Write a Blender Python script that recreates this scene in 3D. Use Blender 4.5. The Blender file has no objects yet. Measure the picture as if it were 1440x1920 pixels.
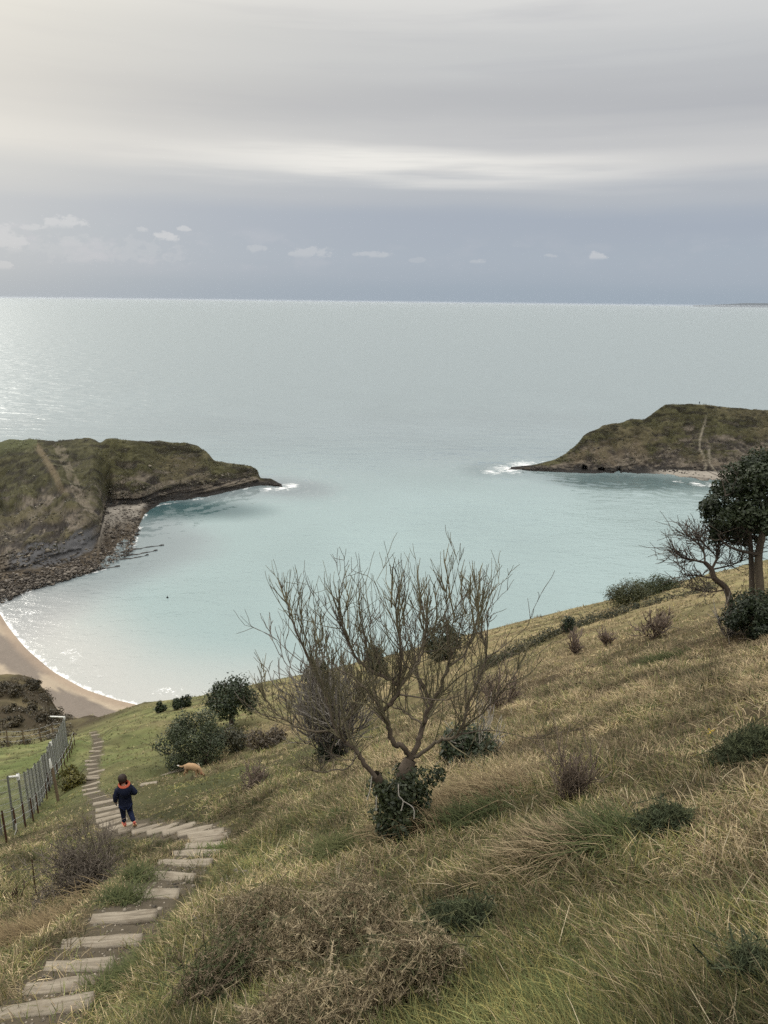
import bpy, math, random
import numpy as np
from mathutils import Matrix, Vector
RNG = np.random.default_rng(7); random.seed(7)
C = bpy.context.scene.collection
F = 1387.0; PITCH = math.radians(15.9); ROLL = 0.0118; HC = 80.0
cp, sp, cr_, sr_ = math.cos(PITCH), math.sin(PITCH), math.cos(ROLL), math.sin(ROLL)

# ------------------------------------------------------------------ survey: bearing of a photo point
def ray(px, py):
    px = np.asarray(px, float); py = np.asarray(py, float)
    u0 = (px - 720) / F; v0 = (960 - py) / F
    u = u0 * cr_ - v0 * sr_; v = v0 * cr_ + u0 * sr_
    return np.stack([u, cp + v * sp, -sp + v * cp], -1)
def at(px, py, D):
    return np.array([0, 0, HC]) + ray(px, py) * np.asarray(D, float)[..., None]
def at_range(px, py, R):
    d = ray(px, py); h = np.hypot(d[..., 0], d[..., 1])
    return np.array([0, 0, HC]) + d * (np.asarray(R, float) / h)[..., None]
def sea_range(px, py):
    d = ray(px, py); return np.hypot(d[..., 0], d[..., 1]) * HC / -d[..., 2]

# ------------------------------------------------------------------ noise
def _h(ix, iy, s):
    n = (ix * 374761393 + iy * 668265263 + s * 1442695041) & 0x7fffffff
    n = ((n ^ (n >> 13)) * 1274126177) & 0x7fffffff
    n = ((n ^ (n >> 15)) * 2246822519) & 0x7fffffff; n = ((n ^ (n >> 12)) * 1597334677) & 0x7fffffff
    return ((n ^ (n >> 16)) & 0xffff) / 65535.0
def vn(x, y, s=0):
    x = np.asarray(x, float); y = np.asarray(y, float)
    ix = np.floor(x).astype(np.int64); iy = np.floor(y).astype(np.int64)
    fx = x - ix; fy = y - iy; fx = fx * fx * (3 - 2 * fx); fy = fy * fy * (3 - 2 * fy)
    a = _h(ix, iy, s) * (1 - fx) + _h(ix + 1, iy, s) * fx
    b = _h(ix, iy + 1, s) * (1 - fx) + _h(ix + 1, iy + 1, s) * fx
    return (a * (1 - fy) + b * fy) * 2 - 1
def fbm(x, y, s=0, o=4, g=0.5):
    t = 0; a = 1.0; n = 0
    for k in range(o):
        t = t + a * vn(x * 2 ** k + 17.3 * k, y * 2 ** k - 9.1 * k, s + k); n += a; a *= g
    return t / n
def sstep(a, b, x):
    t = np.clip((x - a) / (b - a), 0, 1); return t * t * (3 - 2 * t)

# ------------------------------------------------------------------ mesh + object helpers
def link(o, parent=None):
    C.objects.link(o)
    if parent is not None: o.parent = parent
    return o
def mesh_np(name, V, faces, mat, parent=None, col=None, smooth=False, attrs=None, origin=None):
    V = np.asarray(V, np.float32).reshape(-1, 3)
    if origin is not None: V = V - np.asarray(origin, np.float32)
    if not isinstance(faces, (list, tuple)): faces = [faces]
    faces = [np.asarray(f, np.int32) for f in faces if len(f)]
    me = bpy.data.meshes.new(name)
    me.vertices.add(len(V)); me.vertices.foreach_set('co', V.ravel())
    loops = np.concatenate([f.ravel() for f in faces])
    tot = np.concatenate([np.full(len(f), f.shape[1], np.int32) for f in faces])
    st = np.concatenate([[0], np.cumsum(tot)[:-1]]).astype(np.int32)
    me.loops.add(len(loops)); me.loops.foreach_set('vertex_index', loops)
    me.polygons.add(len(tot)); me.polygons.foreach_set('loop_start', st); me.polygons.foreach_set('loop_total', tot)
    if smooth: me.polygons.foreach_set('use_smooth', np.ones(len(tot), bool))
    me.update(calc_edges=True)
    if col is not None:
        a = me.color_attributes.new('Col', 'FLOAT_COLOR', 'POINT')
        c = np.ones((len(V), 4), np.float32); c[:, :3] = col; a.data.foreach_set('color', c.ravel())
    for k, v in (attrs or {}).items():
        a = me.attributes.new(k, 'FLOAT', 'POINT'); a.data.foreach_set('value', np.asarray(v, np.float32).ravel())
    me.materials.append(mat)
    o = bpy.data.objects.new(name, me)
    if origin is not None and parent is None: o.location = [float(t) for t in origin]
    return link(o, parent)
def tag(o, label=None, cat=None, group=None, kind=None):
    if label: o['label'] = label
    if cat: o['category'] = cat
    if group: o['group'] = group
    if kind: o['kind'] = kind
    return o
def empty(name, loc, label, cat, group=None, rz=0.0):
    o = bpy.data.objects.new(name, None); o.empty_display_size = 0.2
    o.location = [float(t) for t in loc]; o.rotation_euler = (0, 0, rz); link(o)
    return tag(o, label, cat, group)
def grid_faces(nr, nc):
    i = np.arange(nr - 1)[:, None] * nc + np.arange(nc - 1)[None, :]
    return np.stack([i, i + 1, i + nc + 1, i + nc], -1).reshape(-1, 4)

# ------------------------------------------------------------------ materials
class NT:
    def __init__(s, tree): s.t = tree; s.n = tree.nodes; s.l = tree.links
    def node(s, typ, **kw):
        n = s.n.new(typ)
        for k, v in kw.items(): setattr(n, k, v)
        return n
    def put(s, sock, v):
        if isinstance(v, bpy.types.NodeSocket): s.l.new(v, sock)
        elif isinstance(v, (tuple, list)) and len(v) == 3 and sock.type == 'RGBA': sock.default_value = (*v, 1)
        else: sock.default_value = v
    def m(s, op, a, b=None, c=None, clamp=False):
        n = s.node('ShaderNodeMath', operation=op); n.use_clamp = clamp; s.put(n.inputs[0], a)
        if b is not None: s.put(n.inputs[1], b)
        if c is not None: s.put(n.inputs[2], c)
        return n.outputs[0]
    def mix(s, f, a, b, blend='MIX'):
        n = s.node('ShaderNodeMix', data_type='RGBA', blend_type=blend)
        s.put(n.inputs[0], f); s.put(n.inputs[6], a); s.put(n.inputs[7], b); return n.outputs[2]
    def noise(s, vec, scale, detail=4, rough=0.55, dist=0.0):
        n = s.node('ShaderNodeTexNoise'); s.put(n.inputs['Vector'], vec)
        n.inputs['Scale'].default_value = scale; n.inputs['Detail'].default_value = detail
        n.inputs['Roughness'].default_value = rough; n.inputs['Distortion'].default_value = dist
        return n.outputs[0]
    def ramp(s, f, stops, interp='LINEAR'):
        n = s.node('ShaderNodeValToRGB'); n.color_ramp.interpolation = interp; s.put(n.inputs[0], f)
        e = n.color_ramp.elements
        while len(e) < len(stops): e.new(0.5)
        for k, (p, c) in enumerate(stops):
            e[k].position = p; e[k].color = (*c, 1) if not isinstance(c, (int, float)) else (c, c, c, 1)
        return n.outputs[0]
    def smooth(s, x, a, b):
        n = s.node('ShaderNodeMapRange', interpolation_type='SMOOTHSTEP'); s.put(n.inputs[0], x)
        n.inputs[1].default_value = a; n.inputs[2].default_value = b; return n.outputs[0]
    def scale(s, vec, xyz, rot=(0, 0, 0)):
        n = s.node('ShaderNodeMapping'); s.put(n.inputs[0], vec); n.inputs[3].default_value = xyz
        n.inputs[2].default_value = rot; return n.outputs[0]
    def bump(s, h, strength, dist=0.02, normal=None):
        n = s.node('ShaderNodeBump'); n.inputs['Strength'].default_value = strength; n.inputs['Distance'].default_value = dist
        s.put(n.inputs['Height'], h)
        if normal is not None: s.put(n.inputs['Normal'], normal)
        return n.outputs[0]
def new_mat(name):
    m = bpy.data.materials.new(name); m.use_nodes = True; t = NT(m.node_tree)
    b = m.node_tree.nodes['Principled BSDF']; b.inputs['Specular IOR Level'].default_value = 0.25
    return m, t, b
def mat_col(name, color=None, rough=0.85, nscale=8.0, amt=0.35, bump=0.0, transl=0.0, spec=0.2, stretch=(1, 1, 1)):
    """colour attribute (or one colour) varied by noise; optional translucency for leaves and blades"""
    m, t, b = new_mat(name)
    obj = t.node('ShaderNodeTexCoord').outputs['Object']
    v = t.scale(obj, stretch)
    n = t.noise(v, nscale, 4, 0.6)
    if color is None: base = t.node('ShaderNodeVertexColor', layer_name='Col').outputs[0]
    else:
        base = t.node('ShaderNodeRGB').outputs[0]; base.default_value = (*color, 1)
    k = t.m('MULTIPLY_ADD', n, 2 * amt, 1 - amt)
    hsv = t.node('ShaderNodeHueSaturation'); t.put(hsv.inputs['Value'], k); t.put(hsv.inputs['Color'], base)
    col = hsv.outputs[0]
    t.put(b.inputs['Base Color'], col); b.inputs['Roughness'].default_value = rough
    b.inputs['Specular IOR Level'].default_value = spec
    if bump: t.put(b.inputs['Normal'], t.bump(n, bump, 0.02))
    if transl:
        tr = t.node('ShaderNodeBsdfTranslucent'); t.put(tr.inputs[0], col)
        mx = t.node('ShaderNodeMixShader'); mx.inputs[0].default_value = transl
        t.l.new(b.outputs[0], mx.inputs[1]); t.l.new(tr.outputs[0], mx.inputs[2])
        t.l.new(mx.outputs[0], t.n['Material Output'].inputs[0])
    return m
M_GRASS = mat_col('grass_blades', rough=0.8, nscale=1.2, amt=0.2, transl=0.25)
M_LEAF = mat_col('leaf', rough=0.5, nscale=3, amt=0.2, transl=0.2, spec=0.35)
M_TWIG = mat_col('bark_col', rough=0.9, nscale=14, amt=0.35, bump=0.3)
M_GORSE = mat_col('gorse_spines', rough=0.85, nscale=2.5, amt=0.25, transl=0.15)
M_METAL = mat_col('weathered_metal', (0.17, 0.172, 0.145), 0.7, 6, 0.3)
M_RUST = mat_col('rusty_iron', (0.075, 0.038, 0.022), 0.8, 20, 0.4)
M_WHITE = mat_col('white_paint', (0.72, 0.71, 0.66), 0.5, 9, 0.12)
M_WOODPOST = mat_col('post_wood', (0.15, 0.11, 0.07), 0.85, 9, 0.35, 0.3, stretch=(1, 1, 0.15))
M_WIRE = mat_col('wire', (0.30, 0.30, 0.28), 0.5, 5, 0.2)
M_STONE = mat_col('chalk_stone', (0.5, 0.47, 0.41), 0.9, 12, 0.3)

# ------------------------------------------------------------------ the near hillside
A_, B_ = 0.549, 0.353
def plane(x, y): return -1.6 - A_ * y + B_ * x
brow = [(-300, 1292, 95), (-120, 1262, 95), (0, 1262, 95), (35, 1260, 95), (66, 1267, 95), (92, 1302, 94), (108, 1330, 92), (130, 1347, 88), (185, 1351, 74),
        (230, 1334, 74), (270, 1319, 74), (370, 1306, 72), (470, 1284, 72), (600, 1258, 75), (720, 1232, 75), (920, 1180, 80),
        (1130, 1128, 80), (1280, 1086, 80), (1440, 1052, 80), (1650, 1005, 80), (1900, 950, 80)]
ctrl = [(90, 1890, 6.3), (175, 1776, 7.6), (260, 1675, 9.0), (345, 1612, 10.9), (390, 1584, 12.0), (330, 1553, 14.0), (238, 1555, 16.3), (203, 1530, 18.5),
        (170, 1488, 26), (172, 1440, 36), (180, 1378, 49), (12, 1577, 24), (65, 1535, 27.5), (110, 1500, 33), (132, 1397, 60),
        (30, 1440, 47), (30, 1402, 60), (20, 1394, 66), (30, 1385, 69), (50, 1320, 84), (60, 1350, 78), (100, 1360, 76), (-150, 1450, 47), (-150, 1330, 84),
        (260, 1400, 45), (300, 1460, 28), (355, 1455, 29), (420, 1365, 42), (365, 1432, 32), (755, 1520, 8.0), (870, 1432, 10),
        (1400, 1160, 20.5), (1440, 1900, 2.4), (720, 1920, 3.3), (1000, 1300, 17), (1000, 1500, 6.5), (1300, 1400, 6.6), (500, 1700, 5.9),
        (500, 1500, 13), (320, 1750, 6.6), (720, 1400, 16), (150, 1650, 12.5), (60, 1730, 11), (-100, 1800, 8.5), (-100, 1650, 15), (1000, 1800, 3.4), (300, 1880, 5.0), (200,1600,14.2)]
allc = np.array(brow + ctrl, float)
pts = at(allc[:, 0], allc[:, 1], allc[:, 2]); pts[:, 2] -= HC
extra = []
for th in (-80, -55, 55, 80):
    for r in (1.0, 4.0):
        x, y = r * math.sin(math.radians(th)), r * math.cos(math.radians(th)); extra.append((x, y, plane(x, y)))
for th in (-30, 0, 30):
    x, y = math.sin(math.radians(th)), math.cos(math.radians(th)); extra.append((x, y, plane(x, y)))
pts = np.vstack([pts, np.array(extra)])
def uv_of(x, y): return np.stack([np.log(np.hypot(x, y)), 1.6 * np.arctan2(x, y)], -1)
U = uv_of(pts[:, 0], pts[:, 1]); res = (pts[:, 2] - plane(pts[:, 0], pts[:, 1])) / np.hypot(pts[:, 0], pts[:, 1])
def tk(d2): return 0.5 * d2 * np.log(d2 + 1e-9)
nC = len(U)
Kx = tk(((U[:, None] - U[None]) ** 2).sum(-1)) + 0.004 * np.eye(nC)
Pm = np.hstack([np.ones((nC, 1)), U])
sol = np.linalg.solve(np.block([[Kx, Pm], [Pm.T, np.zeros((3, 3))]]), np.concatenate([res, np.zeros(3)]))
NR_, NT_ = 640, 600
LR0, LR1, TH0, TH1 = math.log(0.7), math.log(235.0), math.radians(-82), math.radians(82)
lr = np.linspace(LR0, LR1, NR_); th = np.linspace(TH0, TH1, NT_)
LR, TH = np.meshgrid(lr, th, indexing='ij'); RR = np.exp(LR); GX = RR * np.sin(TH); GY = RR * np.cos(TH)
ug = np.stack([LR, 1.6 * TH], -1).reshape(-1, 2); qv = np.zeros(len(ug))
for s0 in range(0, len(ug), 40000):
    d2 = ((ug[s0:s0 + 40000, None] - U[None]) ** 2).sum(-1); qv[s0:s0 + 40000] = tk(d2) @ sol[:nC]
qv += sol[nC] + ug @ sol[nC + 1:]
GZ = plane(GX, GY) + qv.reshape(RR.shape) * RR
bp = pts[:len(brow)]; bth = np.arctan2(bp[:, 0], bp[:, 1]); brr = np.hypot(bp[:, 0], bp[:, 1]); bq = -bp[:, 2] / brr
RB = np.interp(TH, bth, brr); QB = np.interp(TH, bth, bq)
q = np.maximum(-GZ / RR, QB * (1 + 0.05 * np.clip(1 - RR / RB, 0, 1)))
GZ = -q * RR
over = np.clip(RR - RB, 0, None)
GZ = np.where(over > 0, -QB * RB - QB * over - 0.006 * over ** 2, GZ)
GZ = np.maximum(GZ, -HC - 6.0)
def bil(G, x, y):
    a = (np.log(np.maximum(np.hypot(x, y), 0.71)) - LR0) / (LR1 - LR0) * (NR_ - 1); b = (np.arctan2(x, y) - TH0) / (TH1 - TH0) * (NT_ - 1)
    a = np.clip(a, 0, NR_ - 1.001); b = np.clip(b, 0, NT_ - 1.001); i = a.astype(int); j = b.astype(int); a = a - i; b = b - j
    return (G[i, j] * (1 - b) + G[i, j + 1] * b) * (1 - a) + (G[i + 1, j] * (1 - b) + G[i + 1, j + 1] * b) * a
def ground(x, y): return HC + bil(GZ, np.asarray(x, float), np.asarray(y, float))
DS = np.geomspace(1.2, 190, 900)
def hit(px, py):
    p = at(np.full(900, float(px)), np.full(900, float(py)), DS)
    below = p[:, 2] <= ground(p[:, 0], p[:, 1])
    k = int(np.argmax(below)) if below.any() else 600
    D = DS[k]; q_ = at(px, py, D); q_[2] = ground(q_[0], q_[1]); return q_, float(D)
# --- the path: planks as (left x, left y, right x, right y) sightings
planks = [(-20, 1908, 174, 1876), (40, 1866, 175, 1850), (78, 1816, 208, 1806), (110, 1781, 262, 1768), (172, 1731, 295, 1719), (202, 1676, 327, 1672),
          (262, 1638, 368, 1641), (300, 1617, 402, 1614), (325, 1605, 415, 1602), (350, 1584, 425, 1581), (368, 1577, 428, 1567), (366, 1567, 422, 1557), (352, 1563, 408, 1550),
          (300, 1562, 362, 1546), (280, 1560, 335, 1545), (256, 1560, 300, 1549), (228, 1560, 268, 1551), (208, 1556, 244, 1545), (193, 1548, 226, 1538),
          (186, 1540, 220, 1532), (184, 1531, 219, 1523), (186, 1521, 220, 1514), (190, 1510, 222, 1504),
          (161, 1496, 196, 1489), (160, 1489, 190, 1483), (158, 1482, 188, 1477), (152, 1477, 184, 1467), (160, 1464, 184, 1461), (161, 1457, 185, 1454), (163, 1450, 186, 1447),
          (164, 1442, 186, 1440), (163, 1434, 186, 1433), (166, 1427, 187, 1425), (169, 1419, 190, 1417), (171, 1410, 192, 1409), (176, 1402, 194, 1400),
          (176, 1394, 194, 1392), (173, 1387, 191, 1385), (169, 1380, 188, 1378), (165, 1374, 183, 1372)]
pc = np.array([hit((a + c) / 2, (b + d) / 2)[0] for a, b, c, d in planks])
def sm(a, n=2):
    a = a.copy()
    for _ in range(n): a[1:-1] = a[1:-1] * 0.5 + (a[:-2] + a[2:]) * 0.25
    return a
pcs = sm(pc); first = pcs[0] + (pcs[0] - pcs[2]) * 0.9
path = np.vstack([first, pcs])
def path_near(x, y):
    best = np.full(np.shape(x), 1e9); bz = np.zeros(np.shape(x))
    for a, b in zip(path[:-1], path[1:]):
        dx, dy = b[:2] - a[:2]; L2 = dx * dx + dy * dy
        t = np.clip(((x - a[0]) * dx + (y - a[1]) * dy) / L2, 0, 1)
        d = np.hypot(x - a[0] - t * dx, y - a[1] - t * dy)
        bz = np.where(d < best, a[2] + t * (b[2] - a[2]), bz); best = np.minimum(best, d)
    return best, bz
dP, zP = path_near(GX, GY)
# lumpy turf
lump = 0.17 * fbm(GX / 2.6, GY / 2.6, 3, 3) + 0.085 * fbm(GX / 0.70, GY / 0.70, 11, 2) * sstep(60, 20, RR)
lump += 0.17 * fbm(GX / 1.15, GY / 1.15, 15, 2) * sstep(8, 16, RR)
lump += 0.45 * fbm(GX / 9, GY / 9, 21, 3) * sstep(15, 45, RR)
# hidden scrubby knoll gets a rougher surface
knoll = sstep(-0.30, -0.42, TH) * sstep(62, 72, RR)
lump += knoll * 1.1 * fbm(GX / 6, GY / 6, 33, 4)
lump *= sstep(0.0, 1.0, RR / 3.0) * 0.85 + 0.15
lump *= 1 - 0.9 * sstep(0.75, 1.0, RR / RB) * sstep(0.36, 0.3, -TH * -1 + 0) * (1 - knoll)
# the narrow bank along the slope (old terrace)
bank_px = [(905, 1262), (940, 1242), (1000, 1216), (1060, 1193), (1120, 1172), (1180, 1153), (1240, 1136), (1300, 1120), (1345, 1105)]
bank = np.array([hit(*p)[0] for p in bank_px])
lump *= sstep(0.25, 0.9, dP)
GZ = GZ + lump
w = sstep(1.25, 0.45, dP)
GZ = GZ * (1 - w) + (zP - HC - 0.036 + .02 * fbm(GX / .3, GY / .3, 71, 2)) * w

# colour zones of the turf: how green it is
gz = [(100, 1850, .6), (30, 1780, .6), (300, 1850, .65), (420, 1640, .6), (200, 1590, .55), (100, 1590, .45), (60, 1730, .25), (330, 1480, .75), (260, 1400, .8), (240, 1450, .75),
      (200, 1370, .75), (330, 1500, .7), (480, 1500, .5), (600, 1500, .42), (560, 1600, .5), (700, 1620, .45), (480, 1420, .35), (560, 1350, .2), (900, 1220, .15), (1100, 1160, .2),
      (1200, 1200, .1), (1000, 1300, .1), (1200, 1300, .1), (1400, 1250, .1), (900, 1400, .25), (1100, 1500, .3), (1000, 1650, .55), (800, 1600, .5), (1200, 1700, .5), (1000, 1850, .72), (780, 1900, .9),
      (1300, 1800, .42), (1420, 1600, .2), (1400, 1880, .4), (860, 1880, .9), (1250, 1450, .2), (30, 1430, .95), (60, 1405, .85), (-100, 1430, .9), (40, 1310, .25), (100, 1340, .3),
      (350, 1345, .6), (500, 1300, .35), (1300, 1095, .25), (160, 1700, .45), (330, 1620, .5)]
gp = np.array([hit(a, b)[0] for a, b, _ in gz]); gu = uv_of(gp[:, 0], gp[:, 1]); gv = np.array([g for *_, g in gz])
def greenness(x, y):
    u = uv_of(x, y); sh = u.shape[:-1]; u = u.reshape(-1, 2); out = np.zeros(len(u))
    for s0 in range(0, len(u), 60000):
        d2 = ((u[s0:s0 + 60000, None] - gu[None]) ** 2).sum(-1); wt = 1 / (d2 + 0.004) ** 2
        out[s0:s0 + 60000] = (wt * gv).sum(-1) / wt.sum(-1)
    return out.reshape(sh)
GREEN = np.array((.088, .104, .036)); DGREEN = np.array((.045, .060, .022)); STRAW = np.array((.30, .235, .125)); BROWN = np.array((.135, .098, .055)); OLIVE = np.array((.135, .125, .045))
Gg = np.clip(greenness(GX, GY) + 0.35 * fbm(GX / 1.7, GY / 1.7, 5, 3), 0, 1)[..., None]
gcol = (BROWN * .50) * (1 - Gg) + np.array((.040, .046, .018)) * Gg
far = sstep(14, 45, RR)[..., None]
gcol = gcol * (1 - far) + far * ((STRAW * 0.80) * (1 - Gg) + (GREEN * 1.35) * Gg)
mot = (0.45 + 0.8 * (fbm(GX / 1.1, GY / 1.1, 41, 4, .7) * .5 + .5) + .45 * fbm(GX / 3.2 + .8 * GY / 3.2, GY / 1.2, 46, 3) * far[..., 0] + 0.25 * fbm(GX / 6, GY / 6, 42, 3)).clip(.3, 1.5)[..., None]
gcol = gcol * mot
SOIL = np.array((.080, .066, .046))
ws = (sstep(0.54, 0.34, dP + .12 * sstep(18, 26, RR) + 0.12 * fbm(GX / 0.4, GY / 0.4, 44, 2)))[..., None]
gcol = gcol * (1 - ws) + SOIL * ws
kn = (knoll * (.55 + .45 * sstep(-.2, .3, fbm(GX / 5, GY / 5, 55, 4) + .15)))[..., None]
gcol = gcol * (1 - kn) + np.array((.046, .036, .022)) * kn
ea = (sstep(0.0, 1.0, over / 6) * (GX < -10))[..., None]
gcol = gcol * (1 - ea) + np.array((.17, .115, .06)) * ea
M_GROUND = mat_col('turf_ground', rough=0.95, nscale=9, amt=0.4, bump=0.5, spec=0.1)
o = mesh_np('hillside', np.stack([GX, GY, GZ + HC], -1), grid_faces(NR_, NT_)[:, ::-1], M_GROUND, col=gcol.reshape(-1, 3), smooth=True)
tag(o, kind='structure')

# ------------------------------------------------------------------ grass
def blades(P, head, L, lean, droop, wd, col):
    """P (n,3) base points; arrays for heading, length, lean, droop, width -> one mesh worth of tapered, bent blades"""
    n = len(P); hx, hy = np.cos(head), np.sin(head); V = np.zeros((n, 7, 3))
    for k, (t, ww) in enumerate(((0, 1), (.42, .85), (.78, .55), (1, 0))):
        hz = L * (t * np.cos(lean) - droop * t * t); hr = L * (t * np.sin(lean) + droop * .75 * t * t)
        c = P + np.stack([hx * hr, hy * hr, hz], -1); s = (np.stack([-hy, hx, np.zeros(n)], -1)) * (wd * ww * .5)[:, None]
        if k < 3: V[:, 2 * k] = c - s; V[:, 2 * k + 1] = c + s
        else: V[:, 6] = c
    b = (np.arange(n) * 7)[:, None]
    quads = np.concatenate([b + np.array([[0, 1, 3, 2]]), b + np.array([[2, 3, 5, 4]])]); tris = b + np.array([[4, 5, 6]])
    return V.reshape(-1, 3), [quads, tris], np.repeat(col, 7, 0)
def field_points(n, rmin, rmax, thmax, flat=0.06):
    a = RNG.uniform(math.log(rmin), math.log(rmax), n * 6); t = RNG.uniform(-thmax, thmax, n * 6); r = np.exp(a)
    keep = RNG.uniform(0, 1, n * 6) < (1.6 / r + flat) / (1.6 / rmin + flat)
    a, t, r = a[keep][:n], t[keep][:n], r[keep][:n]
    return r * np.sin(t), r * np.cos(t), r, t
def make_grass(n0, rmin, rmax, nb, flat, seed):
    x, y, r, t = field_points(n0, rmin, rmax, math.radians(46), flat)
    d, _ = path_near(x, y); dens = fbm(x / 0.6, y / 0.6, 61, 2)
    ok = (d > 0.37 - .12 * sstep(18, 26, r) + 0.14 * RNG.uniform(-1, 1, len(x)) - .30 * (RNG.uniform(0, 1, len(x)) < .12)) & (RNG.uniform(-.8, .5, len(x)) < np.maximum(dens, -.45) + 0.35) & (r < np.interp(t, bth, brr) * 1.01)
    ok &= ~((t < -.40) & (r > 63 + 6 * fbm(x / 5, y / 5, 55, 2)) & (RNG.uniform(0, 1, len(x)) < .85))
    for q_ in (hit(356, 1456)[0], hit(240, 1552)[0]): ok &= np.hypot(x - q_[0], y - q_[1]) > .55
    x, y, r, t, d = x[ok], y[ok], r[ok], t[ok], d[ok]
    G0 = greenness(x, y); g = np.clip(G0 + 0.42 * fbm(x / 1.7, y / 1.7, 5, 3) + .25 * fbm(x / .35, y / .35, 6, 2), 0, 1)
    lawn = sstep(.42, .72, G0) * sstep(7, 13, r); tall = np.clip(fbm(x / 1.0, y / 1.0, 77, 2) + .15, 0, 1)
    size = (0.060 + 0.08 * RNG.uniform(0, 1, len(x)) ** 1.7 + .15 * tall) * (1 - .50 * lawn) * (1 + .010 * np.clip(r - 10, 0, 60))
    size *= np.where(d < .9, .75, 1.0)
    n = len(x); rep = lambda a: np.repeat(a, nb)
    spread = rep(size) * .34; X = rep(x) + RNG.normal(0, 1, n * nb) * spread; Y = rep(y) + RNG.normal(0, 1, n * nb) * spread
    Z = ground(X, Y) - .012; R = rep(r)
    L = rep(size) * RNG.uniform(.6, 1.5, n * nb)
    comb = rep(np.arctan2(.84, -.54) + RNG.normal(0, 1.3, n)); head = comb + RNG.normal(0, 1.3, n * nb)   # loosely combed downhill
    lean = np.abs(RNG.normal(.5, .42, n * nb)); droop = RNG.uniform(.10, .75, n * nb)
    wd = (.0024 + .00060 * R) * RNG.uniform(.65, 1.35, n * nb)
    isg = RNG.uniform(0, 1, n * nb) < rep(g) * .88 + .20
    tone = RNG.uniform(0, 1, n * nb)[:, None]; tt = rep(RNG.uniform(.55, 1.25, n) * (.85 + .8 * fbm(x / .55, y / .55, 93, 2) + .25 * fbm(x / 2.2, y / 2.2, 94, 2)).clip(.28, 1.6))[:, None]
    cg = (DGREEN * .8) * (1 - tone) + np.array((.150, .155, .060)) * tone
    ol = (RNG.uniform(0, 1, n * nb) < .38)[:, None]; cg = np.where(ol, np.array((.155, .135, .050)) * (.6 + .8 * tone), cg)
    cd = BROWN * .95 * (1 - tone ** 1.4) + np.array((.40, .32, .19)) * tone ** 1.4
    return blades(np.stack([X, Y, Z], -1), head, L, lean, droop, wd, np.where(isg[:, None], cg * 1.35, cd * 1.45) * tt * (1.06 - .06 * sstep(5, 14, R))[:, None])
for args in ((66000, 1.3, 17, 9, .10, 1), (70000, 8, 84, 6, .12, 2)):
    V, Fc, col = make_grass(*args)
    tag(mesh_np('grass', V, Fc, M_GRASS, col=col), 'short green and straw coloured grass covering the ' + ('near slope' if args[1] < 5 else 'farther slope and lawn'), 'grass', kind='stuff')
def make_straw():
    x, y, r, t = field_points(4200, 1.5, 26, math.radians(42)); g = greenness(x, y)
    d, _ = path_near(x, y); ok = (RNG.uniform(0, 1, len(x)) > g * 1.3) & (d > 1.1); x, y, r = x[ok], y[ok], r[ok]; n = len(x)
    L = RNG.uniform(.08, .25, n); head = RNG.uniform(0, 2 * np.pi, n); lean = np.clip(RNG.normal(.95, .35, n), .1, 1.45); droop = RNG.uniform(.05, .4, n)
    tone = RNG.uniform(.6, 1.2, n)[:, None]
    return blades(np.stack([x, y, ground(x, y) + .01], -1), head, L, lean, droop, .0022 + .00055 * r, np.array((.50, .42, .28)) * tone)
V, Fc, col = make_straw()
tag(mesh_np('dry_grass', V, Fc, M_GRASS, col=col), 'long bleached dead grass stalks lying over the right hand slope', 'dry grass', kind='stuff')

def tussock(px, py, wpx, n, L, colA, colB, label, head=2.6, spread_h=.7, gname='long tussocks on the slope', lean=.9):
    p, D = hit(px, py); wr = wpx * D / F
    X = p[0] + RNG.normal(0, .38, n) * wr; Y = p[1] + RNG.normal(0, .25, n) * wr
    tone = RNG.uniform(0, 1, n)[:, None]; col = np.array(colA) * (1 - tone) + np.array(colB) * tone
    V, Fc, c = blades(np.stack([X, Y, ground(X, Y)], -1), RNG.normal(head, spread_h, n), RNG.uniform(.6, 1.2, n) * L, np.abs(RNG.normal(lean * .55, .3, n)), RNG.uniform(.35, .85, n) * lean,
                      np.full(n, .004 + .0006 * D), col)
    return tag(mesh_np('grass_tussock', V, Fc, M_GRASS, col=c, origin=p), label, 'tussock', gname)
SA, SB = (.14, .10, .055), (.33, .26, .145); DA, DB = (.038, .050, .018), (.105, .118, .045)
tussock(905, 1512, 120, 900, .46, SA, SB, 'long dry tussock draping down beside the foot of the bare tree', 2.9)
tussock(790, 1560, 90, 700, .40, SA, SB, 'hanging straw coloured tussock just below the ivy at the tree foot', 2.5)
tussock(880, 1545, 90, 500, .30, DA, DB, 'dark green tussock in the hollow under the draping dry grass', 2.9, 1.0)
tussock(1055, 1600, 120, 520, .30, (.12, .09, .05), (.38, .30, .18), 'pale bleached tussock left of the dark green clump on the right slope', 3.0, .8)
tussock(1130, 1590, 80, 500, .30, DA, DB, 'dark green clump of long grass right of the pale tussock', 2.4, 1.3)
tussock(630, 1600, 60, 350, .26, (.075, .088, .034), (.145, .148, .06), 'fresh green tussock left below the draping straw tussock', 2.5, 1.5)
tussock(630, 1537, 22, 160, .17, DA, DB, 'small dark green tuft in the pale turf left of the bare tree', 2.5, 1.6)
tussock(235, 1690, 50, 320, .30, (.05, .064, .024), (.12, .128, .05), 'dark green tussock at the left end of a plank in the near flight', 2.4, 1.5)
tussock(260, 1650, 40, 260, .28, (.05, .064, .024), (.12, .128, .05), 'green tussock between two planks where the near flight bends', 2.4, 1.5)
tussock(70, 1760, 130, 900, .42, SA, (.28, .21, .11), 'long combed dry tussock on the bank left of the near steps', 3.2, .6)
tussock(240, 1850, 90, 700, .30, (.055, .07, .025), (.15, .158, .062), 'bright green tussock right beside the lowest planks', 2.2, 1.6)
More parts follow.
